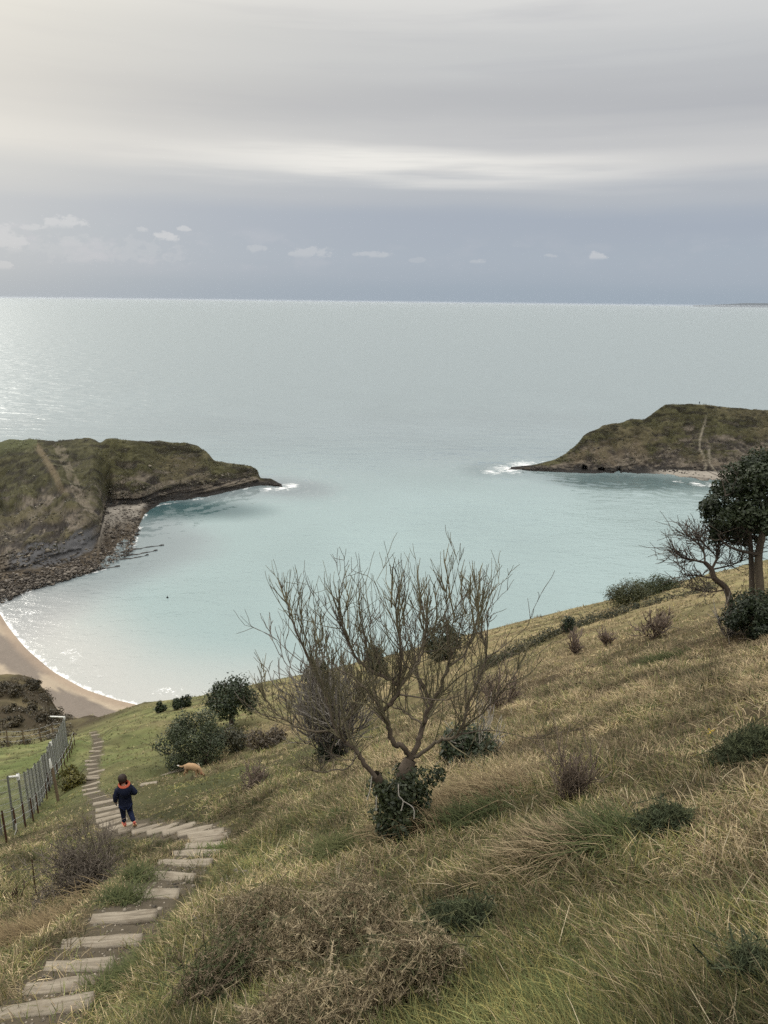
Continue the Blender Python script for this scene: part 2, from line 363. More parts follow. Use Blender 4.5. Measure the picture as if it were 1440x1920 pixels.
tussock(1240, 1245, 55, 520, .30, DA, DB, 'dark grass hollow in the straw slope below the right hand evergreen', 2.9, 1.0)
tussock(420, 1600, 60, 260, .22, (.06, .09, .025), (.14, .16, .05), 'green tussock on the outside of the path bend', 2.4, 1.6)

# ------------------------------------------------------------------ planks of the path
def plank_mesh(L, dpt, hgt, seed):
    nx, ny = 15, 5; xs = np.linspace(-.5, .5, nx) * L; ys = np.linspace(-.5, .5, ny) * dpt
    X, Y = np.meshgrid(xs, ys, indexing='ij'); w_ = vn(X * 5 + seed, X * 0 + seed, 3) * .012
    edge = np.where(np.abs(Y) > dpt * .49, .006 * vn(X * 30, Y * 0 + seed, 8), 0)
    top = np.stack([X + (np.abs(X) > L * .49) * .012 * vn(Y * 20 + seed, X, 5), Y + w_ + edge, hgt + .006 * vn(X * 4, Y * 9 + seed, 6) - (np.abs(Y) > dpt * .49) * .003], -1)
    bot = top.copy(); bot[..., 2] = -.05
    n = nx * ny; f = grid_faces(nx, ny); ft = f[:, ::-1]; fb = f + n; side = []
    idx = lambda i, j: i * ny + j
    for i in range(nx - 1):
        side.append((idx(i, 0), idx(i, 0) + n, idx(i + 1, 0) + n, idx(i + 1, 0))); side.append((idx(i, ny - 1), idx(i + 1, ny - 1), idx(i + 1, ny - 1) + n, idx(i, ny - 1) + n))
    for j in range(ny - 1):
        side.append((idx(0, j), idx(0, j + 1), idx(0, j + 1) + n, idx(0, j) + n)); side.append((idx(nx - 1, j), idx(nx - 1, j) + n, idx(nx - 1, j + 1) + n, idx(nx - 1, j + 1)))
    return np.concatenate([top.reshape(-1, 3), bot.reshape(-1, 3)]), np.concatenate([ft, fb, np.array(side)])
def wood_mat():
    m, t, b = new_mat('weathered_plank')
    obj = t.node('ShaderNodeTexCoord').outputs['Object']; rnd = t.node('ShaderNodeObjectInfo').outputs['Random']
    off = t.node('ShaderNodeCombineXYZ'); t.put(off.inputs[0], t.m('MULTIPLY', rnd, 50.0)); 
    add = t.node('ShaderNodeVectorMath', operation='ADD'); t.put(add.inputs[0], obj); t.put(add.inputs[1], off.outputs[0])
    gr = t.noise(t.scale(add.outputs[0], (1.6, 22, 22)), 2.0, 5, 0.65); st = t.noise(add.outputs[0], 5.0, 4, 0.6)
    c = t.ramp(gr, [(.28, (.105, .086, .062)), (.5, (.225, .190, .142)), (.72, (.31, .27, .208))])
    c = t.mix(t.smooth(st, .5, .72), c, (.15, .12, .085))
    c = t.mix(t.m('MULTIPLY', rnd, .3), c, (.28, .245, .185))
    t.put(b.inputs['Base Color'], c); b.inputs['Roughness'].default_value = .9
    t.put(b.inputs['Normal'], t.bump(gr, .6, .01)); return m
M_PLANK = wood_mat()
ords = ['nearest', 'second', 'third', 'fourth', 'fifth', 'sixth', 'seventh', 'eighth', 'ninth', 'tenth', 'eleventh', 'twelfth', 'thirteenth', 'fourteenth', 'fifteenth', 'sixteenth', 'seventeenth']
for k, (a, b, c, d) in enumerate(planks):
    ctr = pcs[k]; ra_, rb_ = ray(a, b), ray(c, d); zc = HC - ctr[2]; A, B = ra_ * zc / -ra_[2], rb_ * zc / -rb_[2]; v = B - A   # level planks
    v[2] = .03 * vn(k * 2.3, 1.0, 9) * np.hypot(*v[:2])
    near = k < 13; Lh = np.linalg.norm(v[:2]); L = np.clip(Lh, .62, .95)
    if k >= 23:
        L = RNG.uniform(.58, .85); ca, sa = math.cos(RNG.normal(0, .10)), 0; aa = RNG.normal(0, .10); v[:2] = (v[0] * math.cos(aa) - v[1] * math.sin(aa), v[0] * math.sin(aa) + v[1] * math.cos(aa)); ctr = ctr + np.array((RNG.normal(0, .07), RNG.normal(0, .06), RNG.normal(-.012, .014)))
    pitch = np.linalg.norm((pcs[min(k + 1, len(pcs) - 1)] - pcs[max(k - 1, 0)])[:2]) / (2 if 0 < k < len(pcs) - 1 else 1)
    dl_ = pcs[min(k + 1, len(pcs) - 1)] - pcs[max(k - 1, 0)]; ax_ = v[:2] / np.hypot(*v[:2]); perp = abs(dl_[0] * ax_[1] - dl_[1] * ax_[0]) / (2 if 0 < k < len(pcs) - 1 else 1)
    V, f = plank_mesh(L, float(np.clip(perp * .44, .07, .155)), .06, k * 3.7)
    o = mesh_np('wooden_step', V, f, M_PLANK)
    vx = Vector(v).normalized(); vy = Vector((-vx.y, vx.x, 0)).normalized(); vz = vx.cross(vy)
    o.matrix_world = Matrix(((vx.x, vy.x, vz.x, ctr[0]), (vx.y, vy.y, vz.y, ctr[1]), (vx.z, vy.z, vz.z, ctr[2] - .05 + .012 * vn(k * 1.7, 3.0, 5)), (0, 0, 0, 1)))
    if k < 10: lab = ('nearest weathered plank, at the foot of the picture, in the near straight flight' if k == 0 else f'weathered grey brown plank, {ords[k]} from the bottom in the near straight flight'); g = 'planks of the near flight'
    elif k < 17: lab = f'weathered plank fanned round the path bend, {("first", "second", "third", "fourth", "fifth", "sixth", "seventh")[k - 10]} of the bend after the near flight'; g = 'planks round the bend'
    elif k < 23: lab = f'short weathered plank left of the walking boy, {("first", "second", "third", "fourth", "fifth", "last")[k - 17]} of that close set beyond his foot'; g = 'planks beside the boy'
    else: lab = f'small distant plank in the far straight run towards the beach, {("first", *ords[1:])[k - 23]} counted from the boy'; g = 'planks of the far run'
    tag(o, lab, 'step', g)

# gravel on the worn path and the bare scree spot beside it
def rocks(P, S, col, squash=.6):
    base = np.array([(0, 0, 1), (1, 0, .1), (.3, .95, 0), (-.8, .6, .1), (-.8, -.6, 0), (.3, -.95, .1), (0, 0, -.6)])
    n = len(P); V = base[None] * (1 + RNG.uniform(-.3, .3, (n, 7, 3))); a = RNG.uniform(0, 6.28, n); ca, sa = np.cos(a)[:, None], np.sin(a)[:, None]
    V = np.stack([V[..., 0] * ca - V[..., 1] * sa, V[..., 0] * sa + V[..., 1] * ca, V[..., 2] * squash], -1) * S[:, None, None] + P[:, None]
    f = np.array([(0, 1, 2), (0, 2, 3), (0, 3, 4), (0, 4, 5), (0, 5, 1), (6, 2, 1), (6, 3, 2), (6, 4, 3), (6, 5, 4), (6, 1, 5)])
    return V.reshape(-1, 3), (np.arange(n) * 7)[:, None, None] + f[None], np.repeat(col, 7, 0)
def gravel():
    P = []
    for _ in range(1500):
        k = RNG.integers(0, 13); a, b = path[k], path[k + 1]; t = RNG.uniform(); c = a + (b - a) * t; n = np.array([-(b - a)[1], (b - a)[0]]); n /= np.linalg.norm(n)
        c = c[:2] + n * RNG.normal(0, .24); P.append(c)
    for px, py, s in ((395, 1700, .35), (390, 1735, .3), (415, 1665, .3), (440, 1640, .25)):
        p, _ = hit(px, py)
        for _ in range(220): P.append(p[:2] + RNG.normal(0, s, 2) * (.5, .8))
    P = np.array(P); Z = ground(P[:, 0], P[:, 1]); P = np.column_stack([P, Z]); S = RNG.uniform(.006, .02, len(P)) * (1 + (RNG.uniform(0, 1, len(P)) < .04) * 1.6)
    tone = RNG.uniform(.25, 1.0, len(P))[:, None] ** 1.5
    V, f, c = rocks(P, S, np.array((.36, .31, .24)) * tone)
    tag(mesh_np('gravel', V, f.reshape(-1, 3), mat_col('gravel_stone', rough=.9, nscale=30, amt=.2), col=c), 'pale chalk gravel and crumbs on the worn treads', 'gravel', kind='stuff')
gravel()

# ------------------------------------------------------------------ foliage builders
def crown(c, rad, n, cr, seed=0, low=-.6):
    rg = np.random.default_rng(seed); d = rg.normal(size=(n * 3, 3)); d /= np.linalg.norm(d, axis=1)[:, None]; d = d[d[:, 2] > low][:n]
    s = rg.uniform(.45, 1.0, len(d))[:, None] ** .6
    return np.asarray(c) + d * s * (np.asarray(rad) - cr * .6), rg.uniform(.45, 1.35, len(d)) * cr
def leaves(cl, n, size, c0, c1, seed=0):
    cc, cr = cl; rg = np.random.default_rng(seed + 99); pr = cr ** 2 / (cr ** 2).sum(); k = rg.choice(len(cc), n, p=pr)
    d = rg.normal(size=(n, 3)); d /= np.linalg.norm(d, axis=1)[:, None]
    P = cc[k] + d * (cr[k] * (rg.uniform(.25, 1.05, n) ** .6 + (rg.uniform(0, 1, n) < .10) * rg.uniform(0, .55, n)))[:, None]
    nrm = d * .7 + rg.normal(size=(n, 3)) * .6 + np.array((0, 0, .35)); nrm /= np.linalg.norm(nrm, axis=1)[:, None]
    a = np.cross(nrm, rg.normal(size=(n, 3))); a /= np.linalg.norm(a, axis=1)[:, None]; b = np.cross(nrm, a)
    L = (size * rg.uniform(.6, 1.4, n))[:, None]
    V = np.stack([P - a * L, P + b * L * .5 + nrm * L * .12, P + a * L, P - b * L * .5 + nrm * L * .12], 1)
    ct = rg.uniform(0, 1, len(cc))[k]; t = np.clip(ct * .5 + rg.uniform(0, 1, n) * .5, 0, 1)[:, None]
    col = np.asarray(c0) * (1 - t) + np.asarray(c1) * t
    i = np.arange(n)[:, None] * 4
    return V.reshape(-1, 3), i + np.array([[0, 1, 2, 3]]), np.repeat(col, 4, 0)
class Tubes:
    def __init__(s): s.V = []; s.Fq = []; s.c = []; s.n = 0
    def add(s, P, R, sides=6, col=(.15, .12, .09)):
        P = np.asarray(P, float); R = np.asarray(R, float); n = len(P); T = np.gradient(P, axis=0); T /= np.linalg.norm(T, axis=1)[:, None] + 1e-9
        ref = np.array((0.31, .95, .05)) if abs(T[:, 2]).mean() > .7 else np.array((0, 0, 1.0))
        A = np.cross(T, ref); A /= np.linalg.norm(A, axis=1)[:, None] + 1e-9; B = np.cross(T, A)
        a = np.linspace(0, 2 * np.pi, sides, endpoint=False)
        V = P[:, None] + (A[:, None] * np.cos(a)[None, :, None] + B[:, None] * np.sin(a)[None, :, None]) * R[:, None, None]
        i = np.arange(n - 1)[:, None] * sides; j = np.arange(sides)[None]; k = (j + 1) % sides
        s.Fq.append((np.stack([i + j, i + k, i + sides + k, i + sides + j], -1).reshape(-1, 4)) + s.n)
        s.V.append(V.reshape(-1, 3)); s.c.append(np.tile(np.asarray(col), (n * sides, 1))); s.n += n * sides
    def build(s, name, parent=None, mat=None, origin=None):
        return mesh_np(name, np.vstack(s.V), np.vstack(s.Fq), mat or M_TWIG, parent, np.vstack(s.c), True, origin=origin)
def grow(T, p, d, L, r, lev, up=.25, jit=.22, kids=(3, 5), spread=.7, col=(.17, .14, .11), rmin=.0022, shr=.62, sides=5):
    n = max(4, int(L / .10)); n = min(n, 14); P = [np.array(p, float)]; d = np.array(d, float) / np.linalg.norm(d)
    for k in range(n):
        d = d + RNG.normal(0, jit, 3) * .6 + np.array((0, 0, up * .25)); d /= np.linalg.norm(d); P.append(P[-1] + d * L / n)
    P = np.array(P); R = np.linspace(r, max(r * .35, rmin * .7), n + 1); cc = np.asarray(col) * RNG.uniform(.8, 1.25)
    T.add(P, R, sides if lev > 0 else 4, cc)
    if lev > 0:
        for _ in range(RNG.integers(*kids)):
            k = RNG.integers(max(1, n // 4), n + 1); t = P[k] - P[k - 1]; t /= np.linalg.norm(t)
            nd = t + RNG.normal(0, spread, 3) * .8 + np.array((0, 0, up)); grow(T, P[k], nd, L * RNG.uniform(.45, .8) * shr / .62, max(R[k] * .62, rmin), lev - 1, up, jit, kids, spread, col, rmin, shr, sides)
    return P
def bush(name, px, py, wpx, hpx, n, leaf, c0, c1, label, cat='bush', group=None, nclump=26, cr=.32, stems=5, low=-.95, depth=None, trunk=None, seed=0, lift=.0):
    """leafy bush: base at a sighted point, size from the sighting"""
    p, D = hit(px, py); w_ = wpx * D / F / 2; h = hpx * D / F / .88
    root = empty(name, p, label, cat, group); c = np.array((0, 0, h * (.44 + lift)))
    cl = crown(c, (w_, depth or w_, h * (.5 - lift * .6)), nclump, cr * min(w_, h), seed, low)
    V, f, col = leaves(cl, n, leaf, c0, c1, seed); mesh_np('crown', V, f, M_LEAF, root, col)
    T = Tubes()
    if trunk:
        T.add([(0, 0, -.2), (.02, 0, h * .2), (.05, .02, h * .5)], [trunk, trunk * .8, trunk * .5], 8, (.07, .058, .045))
        for _ in range(7): grow(T, (.02, 0, h * RNG.uniform(.22, .4)), RNG.normal(0, 1, 3) * (1, 1, .3) + (0, 0, .7), h * .5, trunk * .4, 1, col=(.07, .058, .045), rmin=.008)
    else:
        for _ in range(stems): grow(T, RNG.normal(0, .12, 3) * (w_, w_, 0) - (0, 0, .1), RNG.normal(0, 1, 3) * (.7, .7, .1) + (0, 0, .8), h * .75, .012 + .012 * h, 1, col=(.10, .08, .06), rmin=.006); T.build('stem', root); T = Tubes()
    if trunk: T.build('trunk', root)
    return root
DK0, DK1 = (.010, .017, .007), (.040, .055, .020)
bush('evergreen_tree', 434, 1360, 108, 84, 5200, .075, (.010, .017, .007), (.045, .062, .022), 'round dark evergreen tree with a short bare trunk beyond the big bush', 'tree', None, 34, .34, trunk=.16, seed=1, lift=.16, low=-.6)
bush('bush', 368, 1436, 130, 100, 11000, .05, (.020, .030, .014), (.085, .10, .050), 'big grey green bush on the lawn behind the dog', 'bush', None, 40, .30, seed=2)
SB_ = 'small dark bushes along the brow'
bush('bush', 301, 1336, 22, 22, 700, .11, DK0, DK1, 'lone small dark bush leftmost on the brow above the surf', 'bush', SB_, 10, .45, seed=3)
bush('bush', 333, 1330, 24, 20, 700, .11, DK0, DK1, 'lower of the two touching small bushes on the brow', 'bush', SB_, 10, .45, seed=4)
bush('bush', 348, 1326, 26, 26, 800, .11, DK0, DK1, 'taller of the two touching small bushes, next to the evergreen tree', 'bush', SB_, 10, .45, seed=5)
BT = 'round bushes seen through the bare tree'
bush('bush', 597, 1290, 62, 52, 2200, .11, (.018, .024, .012), (.06, .066, .032), 'leftmost round bush seen through the twigs of the bare tree', 'bush', BT, 18, .38, seed=6)
bush('bush', 712, 1262, 60, 50, 2200, .11, (.018, .024, .012), (.06, .066, .032), 'middle round bush behind the bare tree', 'bush', BT, 18, .38, seed=7)
bush('bush', 828, 1240, 82, 78, 3000, .11, (.018, .024, .012), (.06, .066, .032), 'largest round bush behind the bare tree, right of its middle', 'bush', BT, 20, .38, seed=8)
bush('bush', 1065, 1186, 30, 32, 900, .075, (.016, .026, .016), (.05, .068, .038), 'small dark green bush alone on the straw slope by the terrace bank', 'bush', None, 11, .45, seed=9)
bush('bush', 1191, 1142, 17, 9, 300, .09, DK0, DK1, 'tiny dark bush just below the long gorse thicket', 'bush', None, 6, .5, seed=10)
bush('gorse_thicket', 1180, 1132, 100, 34, 8000, .07, (.024, .030, .010), (.070, .072, .024), 'left lower end of the long gorse thicket on the brow', 'gorse', 'gorse on the brow', 26, .5, seed=11, depth=1.6)
bush('gorse_thicket', 1235, 1112, 105, 26, 7500, .07, (.020, .030, .010), (.060, .070, .022), 'right upper end of the long gorse thicket on the brow', 'gorse', 'gorse on the brow', 26, .5, seed=12, depth=1.6)
bush('gorse_bush', 130, 1478, 52, 42, 2200, .06, (.03, .034, .008), (.15, .13, .025), 'yellow green gorse bush beside the wooden fence post', 'gorse', None, 16, .42, seed=13)
bush('bramble', 440, 1404, 70, 36, 1800, .06, (.022, .026, .012), (.075, .070, .040), 'low dark scrub running right from the big grey green bush', 'bramble', 'low scrub beside the big bush', 20, .45, seed=14, depth=.8)
bush('bramble', 500, 1398, 80, 26, 1800, .06, (.04, .032, .02), (.12, .09, .055), 'low brown scrub tapering off towards the bare tree', 'bramble', 'low scrub beside the big bush', 20, .45, seed=15, depth=.8)
KG = 'scrub on the knoll above the beach'
for px, py, wp, hp, l in ((15, 1300, 60, 22, 'dark scrub just under the top of the knoll'), (45, 1330, 70, 24, 'dark scrub across the middle of the knoll'), (95, 1350, 50, 18, 'dark scrub at the right foot of the knoll near the fence corner'),
                          (12, 1362, 60, 20, 'low scrub above the far field fence at the left edge'), (60, 1290, 40, 16, 'small scrub clump at the right shoulder of the knoll')):
    bush('scrub', px, py, wp, hp * .55, 1100, .13, (.020, .018, .009), (.080, .062, .030), l, 'scrub', KG, 14, .5, seed=px)
def knoll_scrub():
    n = 900; t = RNG.uniform(math.radians(-46), math.radians(-25.5), n); r = RNG.uniform(64, 96, n); x, y = r * np.sin(t), r * np.cos(t); ok = fbm(x / 6, y / 6, 55, 4) > -.18; x, y = x[ok], y[ok]; rr = RNG.uniform(.25, .7, len(x))
    V, f, col = leaves((np.stack([x, y, ground(x, y) + .1], -1), rr), 26000, .11, (.020, .017, .009), (.090, .070, .036), 77)
    tag(mesh_np('ground_scrub', V, f, M_LEAF, col=col), 'low dark bramble and gorse cover on the knoll above the beach', 'scrub', kind='stuff')
knoll_scrub()
# terrace bank brambles
def strip():
    P = []; rr = []
    for a, b in zip(bank[:-1], bank[1:]):
        n = int(np.linalg.norm(b - a) / .22)
        for k in range(n):
            c = a + (b - a) * k / n + RNG.normal(0, .08, 3); c[2] = ground(c[0], c[1]) + .05; P.append(c); rr.append(RNG.uniform(.20, .40) * (1 + np.hypot(c[0], c[1]) / 60))
    P = np.array(P); V, f, col = leaves((P, np.array(rr)), 17000, .06, (.018, .022, .009), (.065, .062, .026), 4)
    tag(mesh_np('bramble_strip', V, f, M_LEAF, col=col, origin=bank[0]), 'long thin dark strip of brambles along the terrace bank on the right slope', 'bramble')
strip()

# ------------------------------------------------------------------ twiggy shrubs
def twig_shrub(px, py, wpx, hpx, n, lev, label, col, group=None, up=.1, rad=.008, name='thorn_shrub', spread=.8, kids=(3, 6), rmin=None, cat='shrub', jit=.3, stem=None, lean=(0, 0)):
    p, D = hit(px, py); w_ = wpx * D / F / 2; h = hpx * D / F / .8; root = empty(name, p, label, cat, group); T = Tubes(); rmin = rmin or max(.002, .00055 * D)
    S = Tubes()
    for _ in range(n):
        tgt = np.array((RNG.uniform(-1, 1) * w_ + lean[0], RNG.uniform(-1, 1) * w_ * .8 + lean[1], h * RNG.uniform(.35, .9)))
        st = RNG.normal(0, .06, 3) * (w_, w_, 0) - (0, 0, .05); dd = tgt - st; L = np.linalg.norm(dd) * .8
        grow(T, st, dd, L, rad, lev, up, jit, kids, spread, col, rmin)
    for _ in range(stem or 3): S = Tubes(); grow(S, RNG.normal(0, .03, 3) * (1, 1, 0) - (0, 0, .08), RNG.normal(0, .5, 3) * (1, 1, .1) + (0, 0, 1), h * .6, rad * 2.2, 0, col=np.asarray(col) * .7, rmin=rmin); S.build('stem', root)
    tag(T.build('twigs', root), kind='stuff'); return root
GR = (.13, .115, .10)
twig_shrub(158, 1664, 118, 86, 44, 3, 'small round leafless thorn shrub left of the near steps', (.13, .108, .084), rad=.011, kids=(3, 5), jit=.45, rmin=.0050)
twig_shrub(615, 1425, 175, 150, 32, 3, 'tall fine grey leafless shrub behind the left side of the bare tree', (.165, .148, .125), up=.3, rad=.012, kids=(3, 5), spread=.5)
twig_shrub(1072, 1500, 92, 70, 30, 2, 'small purple brown leafless shrub in the straw grass right of the tree', (.155, .12, .09), up=.35, rad=.005, spread=.5)
TB = 'small brown twiggy clumps on the slope'
for px, py, wp, hp, l in ((478, 1475, 60, 30, 'low brown twiggy clump in the turf right of the dog'), (1226, 1195, 60, 36, 'purple brown twiggy clump on the straw slope left of the right hand evergreen'),
                          (1078, 1228, 24, 34, 'narrow twiggy clump just below the terrace bank'), (1136, 1212, 26, 26, 'faint twiggy clump between the narrow one and the purple brown one'), (935, 1330, 80, 60, 'loose twiggy clump right of the bare tree crown')):
    twig_shrub(px, py, wp, hp, 13, 2, l, (.175, .135, .105), TB, .3, .006, 'twig_clump', .6)
twig_shrub(30, 1690, 40, 44, 6, 2, 'thin dead weed stalks at the left edge below the fence', (.11, .08, .055), None, .5, .005, 'dead_weed', .4, (1, 3), cat='weed')

# ------------------------------------------------------------------ the bare tree in the middle
def limb_pts(pl, D0, n=5):
    P = np.array([at(x, y, D0 + dz) for x, y, dz in pl]); t = np.linspace(0, len(P) - 1, (len(P) - 1) * n + 1); i = np.clip(t.astype(int), 0, len(P) - 2); f = (t - i)[:, None]
    P0 = P[np.clip(i - 1, 0, None)]; P1 = P[i]; P2 = P[i + 1]; P3 = P[np.clip(i + 2, None, len(P) - 1)]
    return .5 * (2 * P1 + (P2 - P0) * f + (2 * P0 - 5 * P1 + 4 * P2 - P3) * f ** 2 + (3 * P1 - P0 - 3 * P2 + P3) * f ** 3)
def bare_tree():
    base, D = hit(755, 1568); D0 = D + .15; BK = (.085, .066, .048); BK2 = (.115, .094, .066)
    root = empty('bare_tree', base, 'spreading leafless tree with ivy round its foot in the middle of the slope', 'tree')
    T = Tubes(); trunk = limb_pts([(752, 1575, 0), (760, 1510, 0), (757, 1455, -.04), (764, 1437, -.03), (770, 1424, -.02)], D0)
    T.add(trunk - base, np.linspace(.085, .060, len(trunk)), 9, BK)
    t2 = limb_pts([(748, 1565, .05), (725, 1500, .0), (712, 1468, -.1), (703, 1452, -.15)], D0); T.add(t2 - base, np.linspace(.055, .045, len(t2)), 8, BK); T.build('trunk', root)
    limbs = [([(769, 1427, -.02), (757, 1400, -.1), (738, 1392, -.15), (727, 1358, -.2), (719, 1333, -.2), (736, 1317, -.2), (748, 1292, -.25), (728, 1271, -.25), (690, 1254, -.2), (665, 1229, -.15), (652, 1200, -.1), (640, 1165, -.1), (634, 1130, -.1)], .040),
             ([(748, 1292, -.25), (751, 1240, -.35), (748, 1190, -.4), (742, 1140, -.4)], .019),
             ([(748, 1292, -.25), (770, 1260, -.2), (786, 1238, -.1), (798, 1195, 0), (800, 1150, 0)], .018),
             ([(772, 1424, -.02), (786, 1387, .0), (794, 1358, .05), (807, 1321, .1), (794, 1292, .2), (782, 1267, .25), (780, 1250, .3), (794, 1217, .35), (797, 1180, .35), (788, 1125, .35)], .042),
             ([(807, 1321, .1), (827, 1287, .05), (840, 1250, 0), (844, 1217, -.05), (838, 1167, -.05), (835, 1110, -.05)], .026),
             ([(840, 1250, 0), (869, 1229, .1), (888, 1187, .15), (897, 1137, .15)], .016),
             ([(775, 1420, -.02), (815, 1392, -.1), (852, 1383, -.2), (872, 1345, -.3), (890, 1292, -.35), (913, 1233, -.4), (906, 1196, -.4), (898, 1150, -.4)], .028),
             ([(852, 1383, -.2), (915, 1325, -.4), (950, 1287, -.5), (972, 1255, -.5)], .012),
             ([(705, 1455, -.15), (678, 1425, -.2), (665, 1404, -.2), (636, 1383, -.15), (630, 1367, -.1), (619, 1333, -.05), (607, 1292, 0), (590, 1250, .1), (573, 1225, .1), (552, 1175, .1), (537, 1130, .1)], .034),
             ([(630, 1370, -.1), (577, 1370, -.2), (540, 1354, -.3), (510, 1329, -.3), (494, 1308, -.3)], .015),
             ([(668, 1408, -.2), (657, 1437, -.3), (615, 1448, -.45), (585, 1444, -.5)], .012),
             ([(727, 1358, -.2), (700, 1310, -.4), (668, 1275, -.5), (625, 1245, -.5), (600, 1215, -.5)], .014),
             ([(794, 1358, .05), (760, 1335, .3), (725, 1320, .4), (690, 1300, .45), (660, 1270, .45)], .012),
             ([(630, 1367, -.1), (655, 1345, .1), (672, 1320, .15), (676, 1270, .2), (690, 1220, .2)], .012)]
    tw = Tubes()
    for pl, r in limbs:
        P = limb_pts(pl, D0) - base; R = np.linspace(r, max(r * .28, .006), len(P)); LT = Tubes()
        R = R * (.68 if r > .02 else .78); LT.add(P + RNG.normal(0, .008, P.shape), R, 7, BK2 if r < .03 else BK); LT.build('limb', root)
        n = len(P)
        for k in range(int(n * .22), n):
            if RNG.uniform() < (.50 if k < n * .5 else .48):
                t = P[k] - P[k - 1]; t /= np.linalg.norm(t) + 1e-9
                nd = t * .6 + RNG.normal(0, .55, 3) + np.array((0, 0, .45)); grow(tw, P[k], nd, RNG.uniform(.32, .80) * (1.05 - .60 * k / n) * (.50 if r <= .0155 else 1), max(R[k] * .5, .0055), 2, .30, .20, (2, 5), .55, (.125, .11, .066) if RNG.uniform() < .6 else (.105, .085, .064), .0026)
        for k in range(int(n * .15), n):
            if RNG.uniform() < .46: grow(tw, P[k], (P[k] - P[k - 1]) / np.linalg.norm(P[k] - P[k - 1]) * .4 + RNG.normal(0, .3, 3) + (0, 0, .9), RNG.uniform(.30, .58) * (1.55 - .9 * k / n) * (.5 if r <= .0155 else 1), .0055, 1, .25, .10, (1, 4), .32, (.125, .112, .066), .0026)
        for _ in range(3): grow(tw, P[-1], t * .8 + RNG.normal(0, .35, 3) + (0, 0, .3), RNG.uniform(.16, .30), .0065, 1, .3, .2, (2, 4), .5, (.17, .15, .09), .0026)
    # long whips that stand above the crown
    for px, py, tx, ty in ((850, 1160, 832, 1030), (735, 1140, 735, 1060), (790, 1180, 783, 1062), (655, 1180, 648, 1085), (898, 1180, 898, 1070), (550, 1160, 532, 1112), (605, 1215, 600, 1145), (870, 1150, 862, 1070), (680, 1190, 672, 1110), (820, 1170, 815, 1090), (760, 1170, 748, 1095), (575, 1210, 560, 1140), (890, 1200, 880, 1080), (500, 1300, 490, 1240)):
        a = at(px, py, D0 + .05) - base; b = at(tx, ty, D0 + RNG.uniform(-.2, .2)) - base; t = np.linspace(0, 1, 7)[:, None]
        tw.add(a + (b - a) * t + RNG.normal(0, .012, (7, 3)), np.linspace(.009, .0035, 7), 5, (.17, .15, .09))
        for k in (2, 3, 4, 5): grow(tw, (a + (b - a) * k / 6), (b - a) / np.linalg.norm(b - a) + RNG.normal(0, .3, 3), .18, .005, 0, .3, .12, col=(.17, .15, .09), rmin=.003)
    tag(tw.build('twigs', root), kind='stuff')
    cl = (np.array([at(x, y, D0 + dz) - base for x, y, dz in ((745, 1520, -.15), (722, 1490, -.15), (770, 1480, -.2), (790, 1465, -.2), (735, 1550, -.25), (708, 1472, -.1), (820, 1450, -.1), (760, 1455, 0), (712, 1525, -.2), (795, 1500, -.2), (770, 1530, -.25), (745, 1490, -.2), (720, 1550, -.25), (752, 1560, -.3))]), np.array([.2, .16, .17, .16, .19, .12, .13, .14, .16, .13, .17, .17, .15, .16]) * np.array([.9, .7, .8, .8, .6, .8, .6, .9, .6, .6, .6, .9, .6, .6]))
    V, f, col = leaves(cl, 3600, .021, (.014, .021, .009), (.075, .09, .038), 5); mesh_np('ivy', V, f, M_LEAF, root, col)
    for pl in ([(747, 1470, -.35), (748, 1492, -.36), (756, 1502, -.36), (752, 1520, -.36)], [(756, 1502, -.36), (775, 1515, -.36), (776, 1535, -.36)], [(697, 1455, -.3), (694, 1480, -.3), (688, 1500, -.3)], [(706, 1492, -.3), (705, 1520, -.3)]):
        dead = Tubes(); P = limb_pts(pl, D0, 3) - base; dead.add(P, np.full(len(P), .005), 5, (.36, .33, .28)); dead.build('dead_twig', root)
bare_tree()
bush('ivy_bush', 875, 1442, 125, 62, 4200, .030, (.010, .016, .008), (.045, .060, .026), 'dark ivy clad bush close behind the bare tree on its right', 'bush', None, 22, .4, seed=21, stems=12)
bush('ivy_bush', 620, 1432, 70, 36, 1400, .035, (.014, .018, .010), (.045, .052, .026), 'low dark bush under the left limb of the bare tree', 'bush', None, 14, .45, seed=22, stems=10)
twig_shrub(905, 1425, 130, 80, 18, 2, 'tangle of pale dead twigs over the ivy bush right of the tree', (.27, .245, .20), None, .15, .008, 'dead_shrub', .7, (2, 4))

